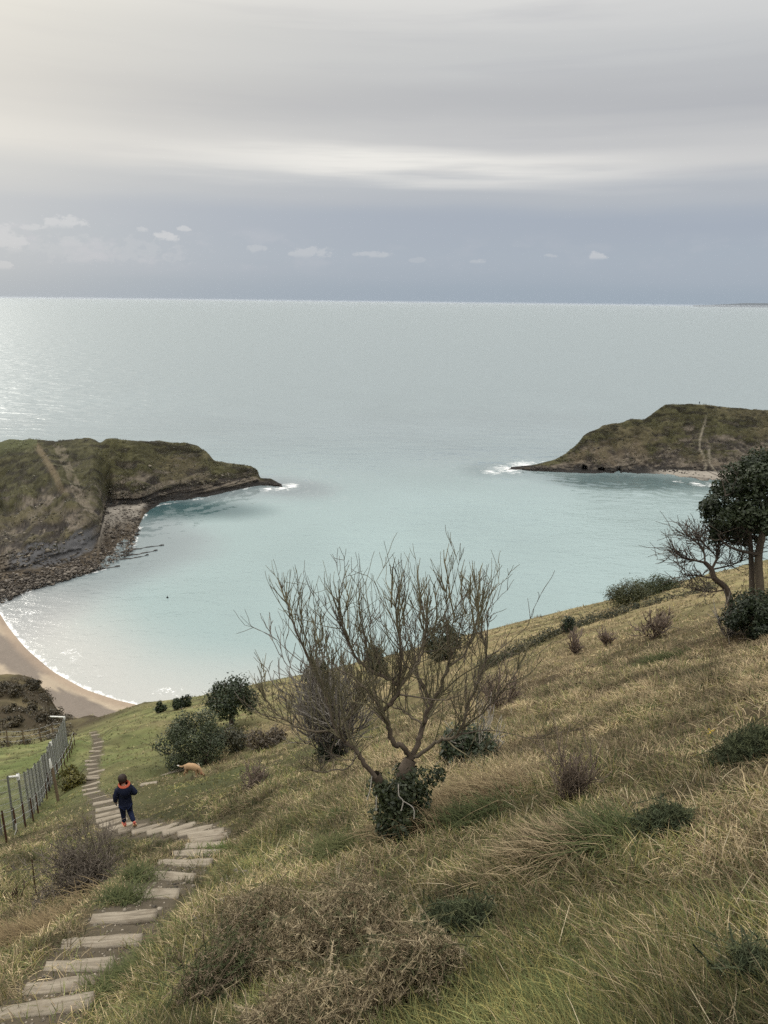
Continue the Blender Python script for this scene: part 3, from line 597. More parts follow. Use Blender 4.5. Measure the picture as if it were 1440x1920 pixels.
# ------------------------------------------------------------------ evergreen + bare shrub at the right edge
def right_tree():
    base, D = hit(1425, 1166); root = empty('evergreen_tree', base, 'tall dark evergreen tree with a bare trunk at the right edge of the slope', 'tree')
    L = lambda pl, n=5: limb_pts(pl, D, n) - base
    T = Tubes(); P = L([(1425, 1185, 0), (1425, 1110, 0), (1422, 1050, 0), (1428, 1010, 0), (1440, 960, 0), (1450, 900, 0)]); T.add(P, np.linspace(.098, .055, len(P)), 10, (.10, .08, .055))
    P = L([(1412, 1180, .2), (1410, 1100, .2), (1407, 1020, .2), (1400, 960, .1)]); T.add(P, np.linspace(.07, .04, len(P)), 8, (.10, .08, .06)); T.build('trunk', root)
    B = Tubes()
    for pl in ([(1422, 1040, 0), (1385, 1032, -.3), (1360, 1020, -.4), (1345, 1000, -.5)], [(1428, 1010, 0), (1400, 1000, .3), (1370, 960, .4)], [(1440, 960, 0), (1400, 920, -.3), (1360, 930, -.5)], [(1428, 1000, 0), (1460, 960, .3), (1490, 930, .3)], [(1440, 960, 0), (1470, 900, -.3)]):
        P = L(pl); B.add(P, np.linspace(.04, .015, len(P)), 6, (.08, .065, .05))
        for k in range(2, len(P), 2): grow(B, P[k], RNG.normal(0, 1, 3) + (0, 0, .3), .6, .012, 1, col=(.08, .065, .05), rmin=.006)
    B.build('branches', root)
    spots = [(1345, 955, .0, .52), (1352, 990, .2, .42), (1375, 965, -.3, .55), (1400, 920, -.3, .6), (1435, 885, -.2, .62), (1420, 960, .5, .6), (1390, 895, .3, .45), (1460, 900, .3, .7), (1455, 960, -.5, .6), (1480, 930, .6, .7), (1440, 860, .2, .4), (1465, 865, -.3, .5), (1500, 880, 0, .7), (1510, 950, 0, .7), (1540, 910, 0, .7), (1385, 990, .6, .4), (1350, 920, .4, .38), (1420, 990, .7, .4), (1338, 1000, 0, .25), (1372, 910, .6, .4), (1410, 875, .5, .36)]
    cc = []; rr = []
    for x, y, dz, r in spots:
        c = at(x, y, D + dz * 1.6) - base
        for _ in range(6): v = RNG.normal(size=3); v /= np.linalg.norm(v); cc.append(c + v * r * RNG.uniform(.3, .75)); rr.append(r * RNG.uniform(.32, .55))
    V, f, col = leaves((np.array(cc), np.array(rr)), 30000, .043, (.010, .016, .007), (.045, .060, .022), 31); mesh_np('crown', V, f, M_LEAF, root, col)
right_tree()
def right_shrub():
    base, D = hit(1382, 1182); root = empty('bare_tree', base, 'crooked leafless little tree leaning left beside the right hand evergreen', 'tree'); L = lambda pl: limb_pts(pl, D) - base
    BK = (.085, .065, .048)
    T = Tubes(); P = L([(1385, 1195, 0), (1374, 1150, 0), (1362, 1105, 0), (1340, 1085, -.1), (1334, 1068, -.1), (1322, 1055, -.1)]); T.add(P, np.linspace(.085, .045, len(P)), 8, BK); T.build('trunk', root)
    tw = Tubes()
    for pl, r in (([(1322, 1055, -.1), (1300, 1050, -.2), (1280, 1045, -.2), (1262, 1035, -.2)], .03), ([(1334, 1068, -.1), (1345, 1045, 0), (1347, 1025, 0), (1350, 1010, 0)], .032), ([(1322, 1055, -.1), (1318, 1030, 0), (1300, 1012, .1), (1290, 1005, .1)], .022),
                  ([(1340, 1085, -.1), (1310, 1080, -.3), (1285, 1078, -.4)], .018), ([(1362, 1105, 0), (1330, 1110, -.3), (1300, 1105, -.4)], .018), ([(1334, 1068, 0), (1370, 1060, .3), (1395, 1050, .4)], .02), ([(1350, 1010, 0), (1375, 1018, .2), (1400, 1020, .3)], .018), ([(1345, 1045, 0), (1320, 1020, .3), (1312, 1005, .3)], .014)):
        P = L(pl); R = np.linspace(r, .009, len(P)); LT = Tubes(); LT.add(P, R, 6, BK); LT.build('limb', root)
        for k in range(3, len(P)):
            for _ in range(3):
                t = P[k] - P[k - 1]; t /= np.linalg.norm(t); grow(tw, P[k], t * .7 + RNG.normal(0, .55, 3) + (-.1, 0, .15), RNG.uniform(.22, .52), max(R[k] * .45, .008), 1, .12, .25, (2, 5), .6, (.085, .07, .055), .006)
    tag(tw.build('twigs', root), kind='stuff')
right_shrub()
bush('bush', 1420, 1194, 135, 84, 13000, .030, (.010, .017, .008), (.040, .054, .022), 'dark leafy undergrowth around the foot of the right hand evergreen', 'bush', None, 52, .30, seed=23, stems=10)
twig_shrub(1365, 1195, 70, 60, 16, 2, 'grey dead twigs at the foot of the crooked little tree', (.17, .15, .125), None, .2, .010, 'dead_shrub', .7, (2, 4))

# ------------------------------------------------------------------ gorse in the foreground: spiny sprigs
def gorse(px, py, wpx, hpx, nst, cols, label, group, nsp=26, sl=.030, seed=0):
    ngrow = 0 if len(cols) == 3 else 14
    p, D = hit(px, py); w_ = wpx * D / F / 2; h = hpx * D / F / 1.05; root = empty('gorse_bush', p, label, 'gorse', group); rg = np.random.default_rng(seed)
    T = Tubes(); VV = []; CC = []
    cols = np.array(cols)
    for _ in range(nst):
        a = rg.uniform(0, 6.28); q_ = math.sqrt(rg.uniform()); rel = np.array((math.cos(a) * q_ * w_, math.sin(a) * q_ * w_ * .75)); top = h * (1 - .55 * q_ ** 2) * rg.uniform(.55, 1.1)
        gx, gy = p[0] + rel[0], p[1] + rel[1]; g0 = ground(gx, gy) - p[2]
        tip = np.array((rel[0], rel[1], g0 + top)); L = rg.uniform(.14, .30) * (.6 if len(cols) == 3 else 1); d = np.array((rel[0] / w_ * .5, rel[1] / w_ * .5, .8)) + rg.normal(0, .5, 3); d /= np.linalg.norm(d)
        P = [tip - d * L]
        for k in range(5): d = d + rg.normal(0, .12, 3); d /= np.linalg.norm(d); P.append(P[-1] + d * L / 5)
        P = np.array(P); c = cols[rg.integers(len(cols))] * rg.uniform(.7, 1.3); T.add(P, np.linspace(.0036, .0014, 6), 3, c * .55)
        n = nsp; k = rg.uniform(.3, 5, n); i = np.clip(k.astype(int), 0, 4); f = (k - i)[:, None]; b = P[i] * (1 - f) + P[i + 1] * f
        dd = rg.normal(size=(n, 3)) + d * .7; dd /= np.linalg.norm(dd, axis=1)[:, None]; s = np.cross(dd, rg.normal(size=(n, 3))); s /= np.linalg.norm(s, axis=1)[:, None]
        ll = (sl * rg.uniform(.6, 1.5, n))[:, None]
        VV.append(np.stack([b - s * .0023, b + s * .0023, b + dd * ll], 1)); CC.append(np.repeat((c * rg.uniform(.75, 1.35, (n, 1))), 3, 0))
    V = np.concatenate(VV).reshape(-1, 3); tag(mesh_np('spines', V, np.arange(len(V)).reshape(-1, 3), M_GORSE, root, np.concatenate(CC)), kind='stuff')
    for _ in range(ngrow): grow(T, rg.normal(0, .25, 3) * (w_, w_, 0), rg.normal(0, .6, 3) * (1, 1, .1) + (0, 0, 1), h * .55, .004, 1, col=(.10, .078, .05), rmin=.002)
    tag(T.build('stems', root), kind='stuff'); return root
DRY = [(.27, .215, .13), (.37, .30, .19), (.20, .155, .095), (.31, .255, .155), (.12, .12, .06)]; MIXG = [(.27, .21, .14), (.075, .09, .040), (.20, .155, .10), (.10, .11, .05)]; GRN = [(.055, .068, .036), (.10, .112, .055), (.07, .080, .042)]
FG = 'dry gorse bushes in the foreground'
gorse(610, 1800, 300, 150, 950, DRY, 'largest dry brown gorse bush in the middle of the foreground', FG, seed=1)
gorse(430, 1860, 190, 130, 560, MIXG, 'half green gorse bush by the bottom edge, next to the lowest planks', FG, seed=2)
gorse(560, 1960, 330, 130, 620, DRY, 'dry brown gorse bush cut by the bottom edge of the picture', FG, seed=3)
gorse(770, 1850, 190, 130, 520, DRY, 'dry brown gorse bush at the right end of the brown thicket', FG, seed=4)
gorse(480, 1740, 170, 90, 360, DRY, 'smaller dry gorse bush at the upper left of the brown thicket', FG, seed=5)
gorse(660, 1720, 130, 80, 300, DRY, 'smaller dry gorse bush at the top of the brown thicket', FG, seed=6)
GG = 'green gorse on the near slope'
gorse(850, 1755, 150, 80, 420, GRN, 'dark green gorse bush at the upper right of the brown thicket', GG, seed=7)
gorse(1395, 1425, 130, 70, 420, GRN, 'blue green gorse bush at the right edge with a yellow flower', GG, 24, .035, seed=8)
gorse(1235, 1560, 120, 60, 320, GRN, 'dark green gorse bush in the straw grass on the right slope', GG, seed=9)
gorse(1400, 1860, 110, 110, 260, GRN, 'green gorse bush in the bottom right corner', GG, seed=10)
def flowers(px, py, label):
    p, D = hit(px, py); p = at(px, py, D - .25); cl = (p + RNG.normal(0, .02, (5, 3)), np.full(5, .012)); V, f, c = leaves(cl, 30, .009, (.6, .42, .02), (.75, .55, .03), 3)
    tag(mesh_np('gorse_flower', V, f, M_LEAF, col=c, origin=p), label, 'flower', 'yellow gorse flowers')
flowers(1333, 1372, 'yellow gorse flowers by the blue green gorse at the right edge'); flowers(604, 1757, 'yellow gorse flowers amid the dry brown thicket')

# ------------------------------------------------------------------ headlands
def interp_cols(cols, n, sea):
    px = np.array([c[0] for c in cols], float); K = len(cols[0][1]); x = np.linspace(px[0], px[-1], n)
    tab = np.zeros((len(cols), K, 2))
    for i, (p, rows) in enumerate(cols):
        R0 = sea_range(p, rows[0]); tab[i, 0] = rows[0], R0
        for k in range(1, K): tab[i, k] = rows[k][0], R0 + rows[k][1]
    out = np.zeros((n, K, 2))
    for k in range(K):
        for j in range(2): out[:, k, j] = np.interp(x, px, tab[:, k, j])
    for _ in range(2):
        out[1:-1] = .5 * out[1:-1] + .25 * (out[:-2] + out[2:])
    return x, out
def headland(name, cols, n, sub, seed, label):
    x, tab = interp_cols(cols, n, None); K = tab.shape[1]; W = at_range(np.repeat(x[:, None], K, 1), tab[..., 0], tab[..., 1])
    W[:, 0, 2] = -.3
    dr = np.stack([np.sin(np.arctan2(W[:, 0, 0], W[:, 0, 1])), np.cos(np.arctan2(W[:, 0, 0], W[:, 0, 1]))], -1)
    fr = W[:, :1].copy(); fr[:, 0, :2] -= dr * 14; fr[:, 0, 2] = -5
    zt = W[:, -1, 2:3]; bk = []
    for d, q_ in ((10, .93), (30, .6), (48, .05)):
        b = W[:, -1].copy(); b[:, :2] += dr * d * np.clip(zt / 20, .12, 1.3); b[:, 2] = zt[:, 0] * q_ - (4 if q_ < .1 else 0); bk.append(b[:, None])
    W = np.concatenate([fr, W] + bk, 1); rows = []; par = []
    for k in range(W.shape[1] - 1):
        m = sub[k]
        for j in range(m): t = j / m; rows.append(W[:, k] * (1 - t) + W[:, k + 1] * t); par.append(k + t)
    rows.append(W[:, -1]); par.append(W.shape[1] - 1.0); V = np.stack(rows, 1); par = np.array(par)[None].repeat(n, 0)
    for _ in range(3): V[:, 1:-1, 2] = .5 * V[:, 1:-1, 2] + .25 * (V[:, :-2, 2] + V[:, 2:, 2])
    PX = x[:, None] + 0 * par
    X, Y, Z = V[..., 0], V[..., 1], V[..., 2]
    land = sstep(.8, 2.5, Z) * sstep(7.6, 6.2, par)
    rough = fbm(X / 9, (Y + Z * 1.2) / 9, seed, 5, .6); fine = fbm(X / 2.6, Z / 1.1 + Y * .12, seed + 9, 4, .6)
    gul = -np.abs(fbm(PX / 34 + .35 * rough, par * .35, seed + 3, 4, .6)) * (1.6 if seed > 150 else 1.2) + .3
    ridge = sstep(4.2, 4.95, par)
    amp = land * (1 - .70 * ridge) * sstep(0, 12, V[..., 2].max(1)[:, None] + 0 * par)
    if seed < 150: V[..., 2] += amp * (-6.5 * np.exp(-((PX - 196 + 6 * (par - 4) + 5 * rough) / 11) ** 2) * sstep(2.6, 3.4, par) + 3.5 * np.exp(-((PX - (70 + (5 - par) * 48)) / 26) ** 2) * sstep(2.6, 3.2, par) - 3.0 * np.exp(-((PX - 20 - 30 * (4 - par)) / 24) ** 2) * sstep(3, 3.6, par))
    V[..., 2] += amp * (2.1 * rough + .8 * fine + 2.4 * gul); strata = fbm(X / 60, (Z - .10 * X) / .9, seed + 5, 3)
    cliff = (.45 if seed > 150 else 1.0) * sstep(1.7, 2.1, par) * sstep(3.5, 2.9, par + .5 * rough)
    push = (cliff * (1.6 * strata + 1.3 * rough)) * sstep(.5, 2, Z); V[..., 0] -= push * dr[:, None, 0]; V[..., 1] -= push * dr[:, None, 1]
    if seed > 150:
        for cx, cpar, wv, dep in ((1096, 2.15, 4.5, 7), (1127, 2.05, 5.5, 7), (1160, 2.0, 4, 4)):
            g_ = dep * np.exp(-((PX - cx) / wv) ** 4 - ((par - cpar) / .32) ** 4); V[..., 0] += g_ * dr[:, None, 0]; V[..., 1] += g_ * dr[:, None, 1]
    V[..., 2] += (1 - land) * (par > .9) * (par < 3) * .25 * fine
    return x, V, par, rough, fine, strata
def dist_poly(X, Y, pl):
    best = np.full(X.shape, 1e9)
    for a, b in zip(pl[:-1], pl[1:]):
        d = b - a; t = np.clip(((X - a[0]) * d[0] + (Y - a[1]) * d[1]) / (d @ d + 1e-9), 0, 1); best = np.minimum(best, np.hypot(X - a[0] - t * d[0], Y - a[1] - t * d[1]))
    return best
GRS = np.array((.060, .056, .027)); GR2 = np.array((.088, .075, .042)); SCR = np.array((.026, .023, .013)); RK = np.array((.150, .125, .095)); RKD = np.array((.040, .034, .029)); WET = np.array((.022, .020, .018)); PEB = np.array((.235, .21, .175)); CLAY = np.array((.085, .083, .083)); SEAW = np.array((.070, .055, .038))
def lerp(a, b, t): return a * (1 - t[..., None]) + b * t[..., None]
def land_col(V, par, rough, fine, strata, seed, PX_):
    X, Y, Z = V[..., 0], V[..., 1], V[..., 2]; n2 = fbm(X / 22, (Y + Z) / 22, seed + 60, 4); n3 = fbm(X / 5, (Y + Z * 2) / 5, seed + 70, 4)
    c = lerp(np.broadcast_to(GRS, V.shape), GR2, sstep(-.15, .35, n2)); c = lerp(c, SCR, sstep(.05, .35, n3 - .3 * n2)); c = c * (1 + .5 * fine + .35 * fbm(X / 1.3, (Y + Z) / 1.3, seed + 75, 3) + .5 * fbm(PX_ / 26 + .4 * rough, par * .5, seed + 3, 4, .6))[..., None].clip(.35, 1.8)
    rock = np.clip(sstep(4.1, 2.9, par + 1.6 * rough + .6 * fine) + sstep(.22, .45, n3 + .3 * strata) * .6 * sstep(4.6, 4.0, par), 0, 1)
    rc = lerp(np.broadcast_to(RKD, V.shape), RK, sstep(-.2, .3, strata * (.4 if seed > 150 else 1) + .6 * fine + .3 * n3)); c = lerp(c, rc, rock)
    c = lerp(c * .84, WET, sstep(2.2, .7, Z + .8 * fine)); return c  # low rock is wet; the same dark also paints the overhang's shade
M_LAND = mat_col('headland', rough=.95, nscale=.55, amt=.5, bump=.8, spec=.1)
Lc = [(-420, [1290, (1235, 16), (1190, 34), (1020, 110), (852, 215)]), (-200, [1205, (1150, 18), (1110, 30), (990, 95), (838, 180)]),
      (0, [1130, (1074, 22), (1046, 29), (958, 82), (830, 150)]), (60, [1106, (1070, 13), (1022, 24), (940, 72), (829, 140)]), (130, [1086, (1056, 12), (1015, 21), (935, 60), (825, 128)]),
      (172, [1074, (1034, 16), (1000, 26), (925, 58), (822, 118)]), (186, [1070, (1010, 26), (985, 32), (915, 62), (822, 112)]), (200, [1066, (952, 68), (936, 73), (890, 85), (823, 106)]), (230, [1056, (945, 71), (925, 74), (890, 83), (826, 101)]),
      (246, [1040, (946, 60), (922, 63), (885, 73), (828, 92)]), (258, [1002, (946, 36), (920, 40), (884, 50), (828, 70)]), (270, [968, (944, 14), (918, 18), (880, 30), (828, 51)]), (300, [946, (938, 6), (914, 10), (876, 24), (827, 46)]), (350, [940, (931, 6), (910, 10), (872, 24), (832, 42)]),
      (372, [936, (928, 6), (906, 9), (872, 21), (838, 36)]), (388, [933, (925, 5), (905, 8), (875, 18), (848, 30)]), (402, [930, (922, 5), (905, 8), (885, 16), (865, 26)]), (440, [921, (914, 4), (900, 7), (885, 13), (871, 22)]),
      (470, [914, (908, 3), (895, 6), (882, 10), (873, 15)]), (482, [912, (906, 3), (896, 5), (888, 8), (881, 12)]), (488, [911, (907, 2), (903, 3.5), (900, 5), (897, 7)]), (508, [912, (909, 2), (905, 3), (901, 4.5), (897.5, 6)]), (526, [914, (912.5, 1), (911.5, 2), (910.5, 3), (909.5, 4)]), (542, [916, (915.7, 1), (915.3, 2), (915, 3), (914.8, 4)])]
x, V, par, ro, fi, st = headland('headland', Lc, 720, (3, 16, 22, 34, 40, 6, 6, 5), 101, '')
c = land_col(V, par, ro, fi, st, 101, x[:, None] + 0 * par); X, Y, Z = V[..., 0], V[..., 1], V[..., 2]; PX = x[:, None] + 0 * par
plat = sstep(2.12, 1.9, par) * (par > .8) * sstep(282, 262, PX); shore = np.clip((par - 1), 0, 1)
shc = lerp(np.broadcast_to(SEAW, V.shape), PEB * .75, sstep(.42, .75, shore + .35 * fi) * sstep(170, 215, PX)); shc = lerp(shc, PEB, sstep(.8, .9, shore + .1 * fi) * sstep(180, 200, PX)); shc = shc * (.75 + .5 * (fbm(X / 1.6, Y / 1.6, 7, 3) * .5 + .5))[..., None]
shc = lerp(shc, WET * 1.3, sstep(.14, .02, shore + .1 * fi)); c = lerp(c, shc, plat)
clay = sstep(2.0, 2.12, par) * sstep(3.02, 2.9, par + .25 * fi) * sstep(8, 30, PX) * sstep(190, 165, PX); c = lerp(c, CLAY * 1.0, clay * sstep(-.5, .1, ro + .6))
c = lerp(c, WET, sstep(1.95, 2.05, par) * sstep(2.55, 2.2, par) * sstep(205, 222, PX) * sstep(420, 300, PX))  # shade of the undercut below the left cliff, painted into the rock colour
scree = (np.abs(PX - (230 - (par - 2) * 42)) < 9 + 5 * fi) & (par > 3.1) & (par < 4.9); c = lerp(c, RK * 1.1, .45 * scree * sstep(-.1, .3, fi + .1))
c = lerp(c, np.array((.125, .098, .06)), .75 * sstep(9, 3, np.abs(PX - (62 + (5 - par) * 55) + 6 * ro)) * sstep(3.6, 4.2, par) * sstep(5.1, 4.95, par))
c = lerp(c, np.array((.060, .064, .028)), sstep(4.75, 4.95, par) * (PX < 70))
DL = (V, par); o = mesh_np('headland', V, grid_faces(*par.shape), M_LAND, col=c.reshape(-1, 3), smooth=True); tag(o, kind='structure')
Rc = [(930, [882, (881.7, .6), (881.5, 1.2), (881.2, 2), (881, 3)]), (965, [881, (880, 1.2), (879, 2.2), (878, 3.2), (877, 4.5)]), (1000, [884, (880.5, 2), (878.5, 3.2), (876, 5), (872, 8)]), (1040, [886, (880, 3.5), (874, 6), (868, 9), (862, 13)]),
      (1062, [887, (881, 4), (871, 7), (859, 12), (850, 17)]), (1082, [888, (882, 5), (868, 9), (848, 16), (832, 24)]), (1095, [889, (883, 5), (866, 10), (836, 20), (816, 29)]), (1130, [890, (884, 6), (866, 11), (830, 24), (798, 37)]),
      (1168, [890, (885, 6), (868, 12), (832, 27), (792, 42)]), (1186, [890, (884, 7), (867, 13), (830, 28), (785, 44)]), (1206, [890, (882, 8), (868, 14), (826, 30), (788, 45)]), (1228, [891, (881, 10), (866, 17), (820, 34), (772, 52)]), (1248, [893, (881, 13), (866, 20), (816, 38), (758, 58)]),
      (1312, [904, (883, 22), (868, 28), (815, 46), (757, 68)]), (1350, [907, (885, 24), (870, 30), (815, 50), (763, 72)]), (1440, [914, (892, 26), (874, 34), (818, 55), (769, 80)]), (1720, [940, (910, 32), (885, 42), (820, 70), (772, 100)])]
x, V, par, ro, fi, st = headland('headland', Rc, 620, (3, 12, 22, 38, 40, 6, 6, 5), 202, '')
c = land_col(V, par, ro, fi, st, 202, x[:, None] + 0 * par); X, Y, Z = V[..., 0], V[..., 1], V[..., 2]; PX = x[:, None] + 0 * par
plat = sstep(2.1, 1.95, par + .1 * fi) * (par > 1.0) * sstep(1205, 1260, PX); shore = np.clip(par - 1, 0, 1); c = lerp(c, lerp(np.broadcast_to(RKD, V.shape), np.array((.235, .21, .175)), sstep(.25, .45, shore + .25 * fi)), plat)
gl = np.exp(-((PX - (1318 + 6 * np.sin(par * 3))) / 2.2) ** 2) + np.exp(-((PX - (1329 + 9 * (3.3 - par) ** 2)) / 2.4) ** 2) * sstep(3.7, 3.3, par); c = lerp(c, np.array((.20, .175, .13)), np.clip(gl, 0, 1) * sstep(2.0, 2.2, par) * sstep(4.7, 4.3, par) * .8)
DR = (V, par); brn = sstep(.0, .4, fbm(X / 14, Y / 30 + Z / 20, 88, 3)) * sstep(2.6, 3.1, par) * sstep(4.4, 3.6, par); c = lerp(c, np.array((.14, .11, .07)), .5 * brn)
o = mesh_np('headland', V, grid_faces(*par.shape), M_LAND, col=c.reshape(-1, 3), smooth=True); tag(o, kind='structure')
def dress(V, par, seed, where, nscr, nrock):
    rg = np.random.default_rng(seed); nx, ny = par.shape; i = rg.integers(4, nx - 4, nscr); j = rg.integers(0, ny, nscr); P = V[i, j]; pr = par[i, j]
    X, Y, Z = P.T; ok = (pr > 2.6) & (pr < 5.4) & (Z > 3.5) & (fbm(X / 7, (Y + Z * 2) / 7, seed, 4, .65) > .02 - .10 * (pr < 3.6)); P = P[ok]
    a_, b_, c_ = leaves((P + (0, 0, .12), np.full(len(P), .38)), len(P) * 3, .24, (.026, .026, .012), (.100, .092, .045), seed); 
    tag(mesh_np('headland_scrub', a_, b_, M_LEAF, col=c_), 'low dark scrub and tussocks growing over the ' + where, 'scrub', kind='stuff')
    i = rg.integers(4, nx - 4, nrock); j = rg.integers(0, ny, nrock); P = V[i, j]; pr = par[i, j]; n_ = fbm(P[:, 0] / 9, (P[:, 2] - .1 * P[:, 0]) / 1.6, seed + 4, 3); ok = (pr > 1.05) & (P[:, 2] > .3) & (((pr < 3.0) & (n_ > -.1)) | ((pr < 4.0) & (n_ > .38))); P = P[ok]; n_ = n_[ok]
    S = rg.uniform(.15, .62, len(P)) * (1 + 1.1 * (rg.uniform(0, 1, len(P)) < .06)); tn = np.clip(rg.uniform(0, 1, len(P)) ** 1.7 * sstep(0, 3, P[:, 2]), 0, 1)[:, None]
    a_, b_, c_ = rocks(P, S, np.array((.035, .030, .026)) * (1 - tn) + np.array((.23, .20, .155)) * tn, .55)
    tag(mesh_np('crag_rocks', a_, b_.reshape(-1, 3), M_LAND, col=c_), 'broken rock ledges and boulders on the cliffs of the ' + where, 'rocks', kind='stuff')
dress(DL[0], DL[1], 11, 'left headland', 24000, 13000); dress(DR[0], DR[1], 12, 'right headland', 20000, 9000)
# distant land on the right horizon
def far_hills():
    px = np.linspace(1300, 1700, 60); top = 572.6 - 4.2 * sstep(1300, 1400, px) - 2.0 * sstep(1400, 1600, px) + .8 * vn(px / 25, px * 0, 4); R = 42000.0
    b = at_range(px, np.full(60, 560.0), R); b[:, 2] = -30; t = at_range(px, top + 0.0, R); z = np.clip(t[:, 2], 5, None)
    dr = b[:, :2] / np.linalg.norm(b[:, :2], axis=1)[:, None]; V = []
    for off, q_ in ((-2000, 0), (-600, .6), (0, 1), (1500, .9), (5000, 0)): v = b.copy(); v[:, :2] += dr * off; v[:, 2] = z * q_ - (20 if q_ == 0 else 0); V.append(v)
    tag(mesh_np('far_hills', np.stack(V, 0), grid_faces(5, 60), mat_col('far_land', (.10, .115, .13), .95, .003, .2), smooth=True), kind='structure')
far_hills()

# ------------------------------------------------------------------ beach
shore_px = [(-260, 985), (-150, 1030), (-60, 1085), (-20, 1125), (2, 1152), (12, 1172), (48, 1216), (100, 1260), (160, 1293), (220, 1313), (282, 1327), (360, 1340), (480, 1360), (640, 1385)]
sx = np.linspace(-260, 640, 220); sy = np.interp(sx, [p[0] for p in shore_px], [p[1] for p in shore_px]); 
for _ in range(6): sy[1:-1] = .5 * sy[1:-1] + .25 * (sy[:-2] + sy[2:])
SR = sea_range(sx, sy); SP = at_range(sx, sy, SR)
tg = np.gradient(SP[:, :2], axis=0); tg /= np.linalg.norm(tg, axis=1)[:, None]; nin = np.stack([tg[:, 1], -tg[:, 0]], -1)   # inland = towards the hill
for _ in range(10): nin[1:-1] = .5 * nin[1:-1] + .25 * (nin[:-2] + nin[2:])
offs = np.concatenate([np.linspace(-22, 0, 8)[:-1], np.linspace(0, 42, 60)])
BX = SP[:, None, 0] + nin[:, None, 0] * offs; BY = SP[:, None, 1] + nin[:, None, 1] * offs
BZ = np.where(offs < 0, offs * .09, np.minimum(offs * .10, 1.6 + offs * .035))[None] + 0 * BX
cusp = fbm(BX / 9, BY / 9, 5, 3); BZ = BZ + .12 * cusp * (offs > 2)
SAND = np.array((.335, .275, .202)); SHIN = np.array((.170, .142, .116)); WETS = np.array((.27, .205, .15))
sh = sstep(.0, .16, fbm(BX / 16 + BY / 50, BY / 4.5 + BX / 8, 9, 4) + .16 * np.exp(-((offs - 6) / 5) ** 2)[None] - .10 * sstep(14, 24, offs)[None])
bc = lerp(np.broadcast_to(SAND, BX.shape + (3,)), SHIN, sh); bc = lerp(bc, WETS, (sstep(3.0, 1.0, offs)[None] + 0 * BX) * .7); bc = bc * (1 + .10 * fbm(BX / 2, BY / 2, 19, 3))[..., None]
o = mesh_np('beach', np.stack([BX, BY, BZ], -1), grid_faces(*BX.shape), mat_col('beach_sand', rough=.9, nscale=2.2, amt=.22, bump=.3, spec=.15), col=bc.reshape(-1, 3), smooth=True); tag(o, kind='structure')

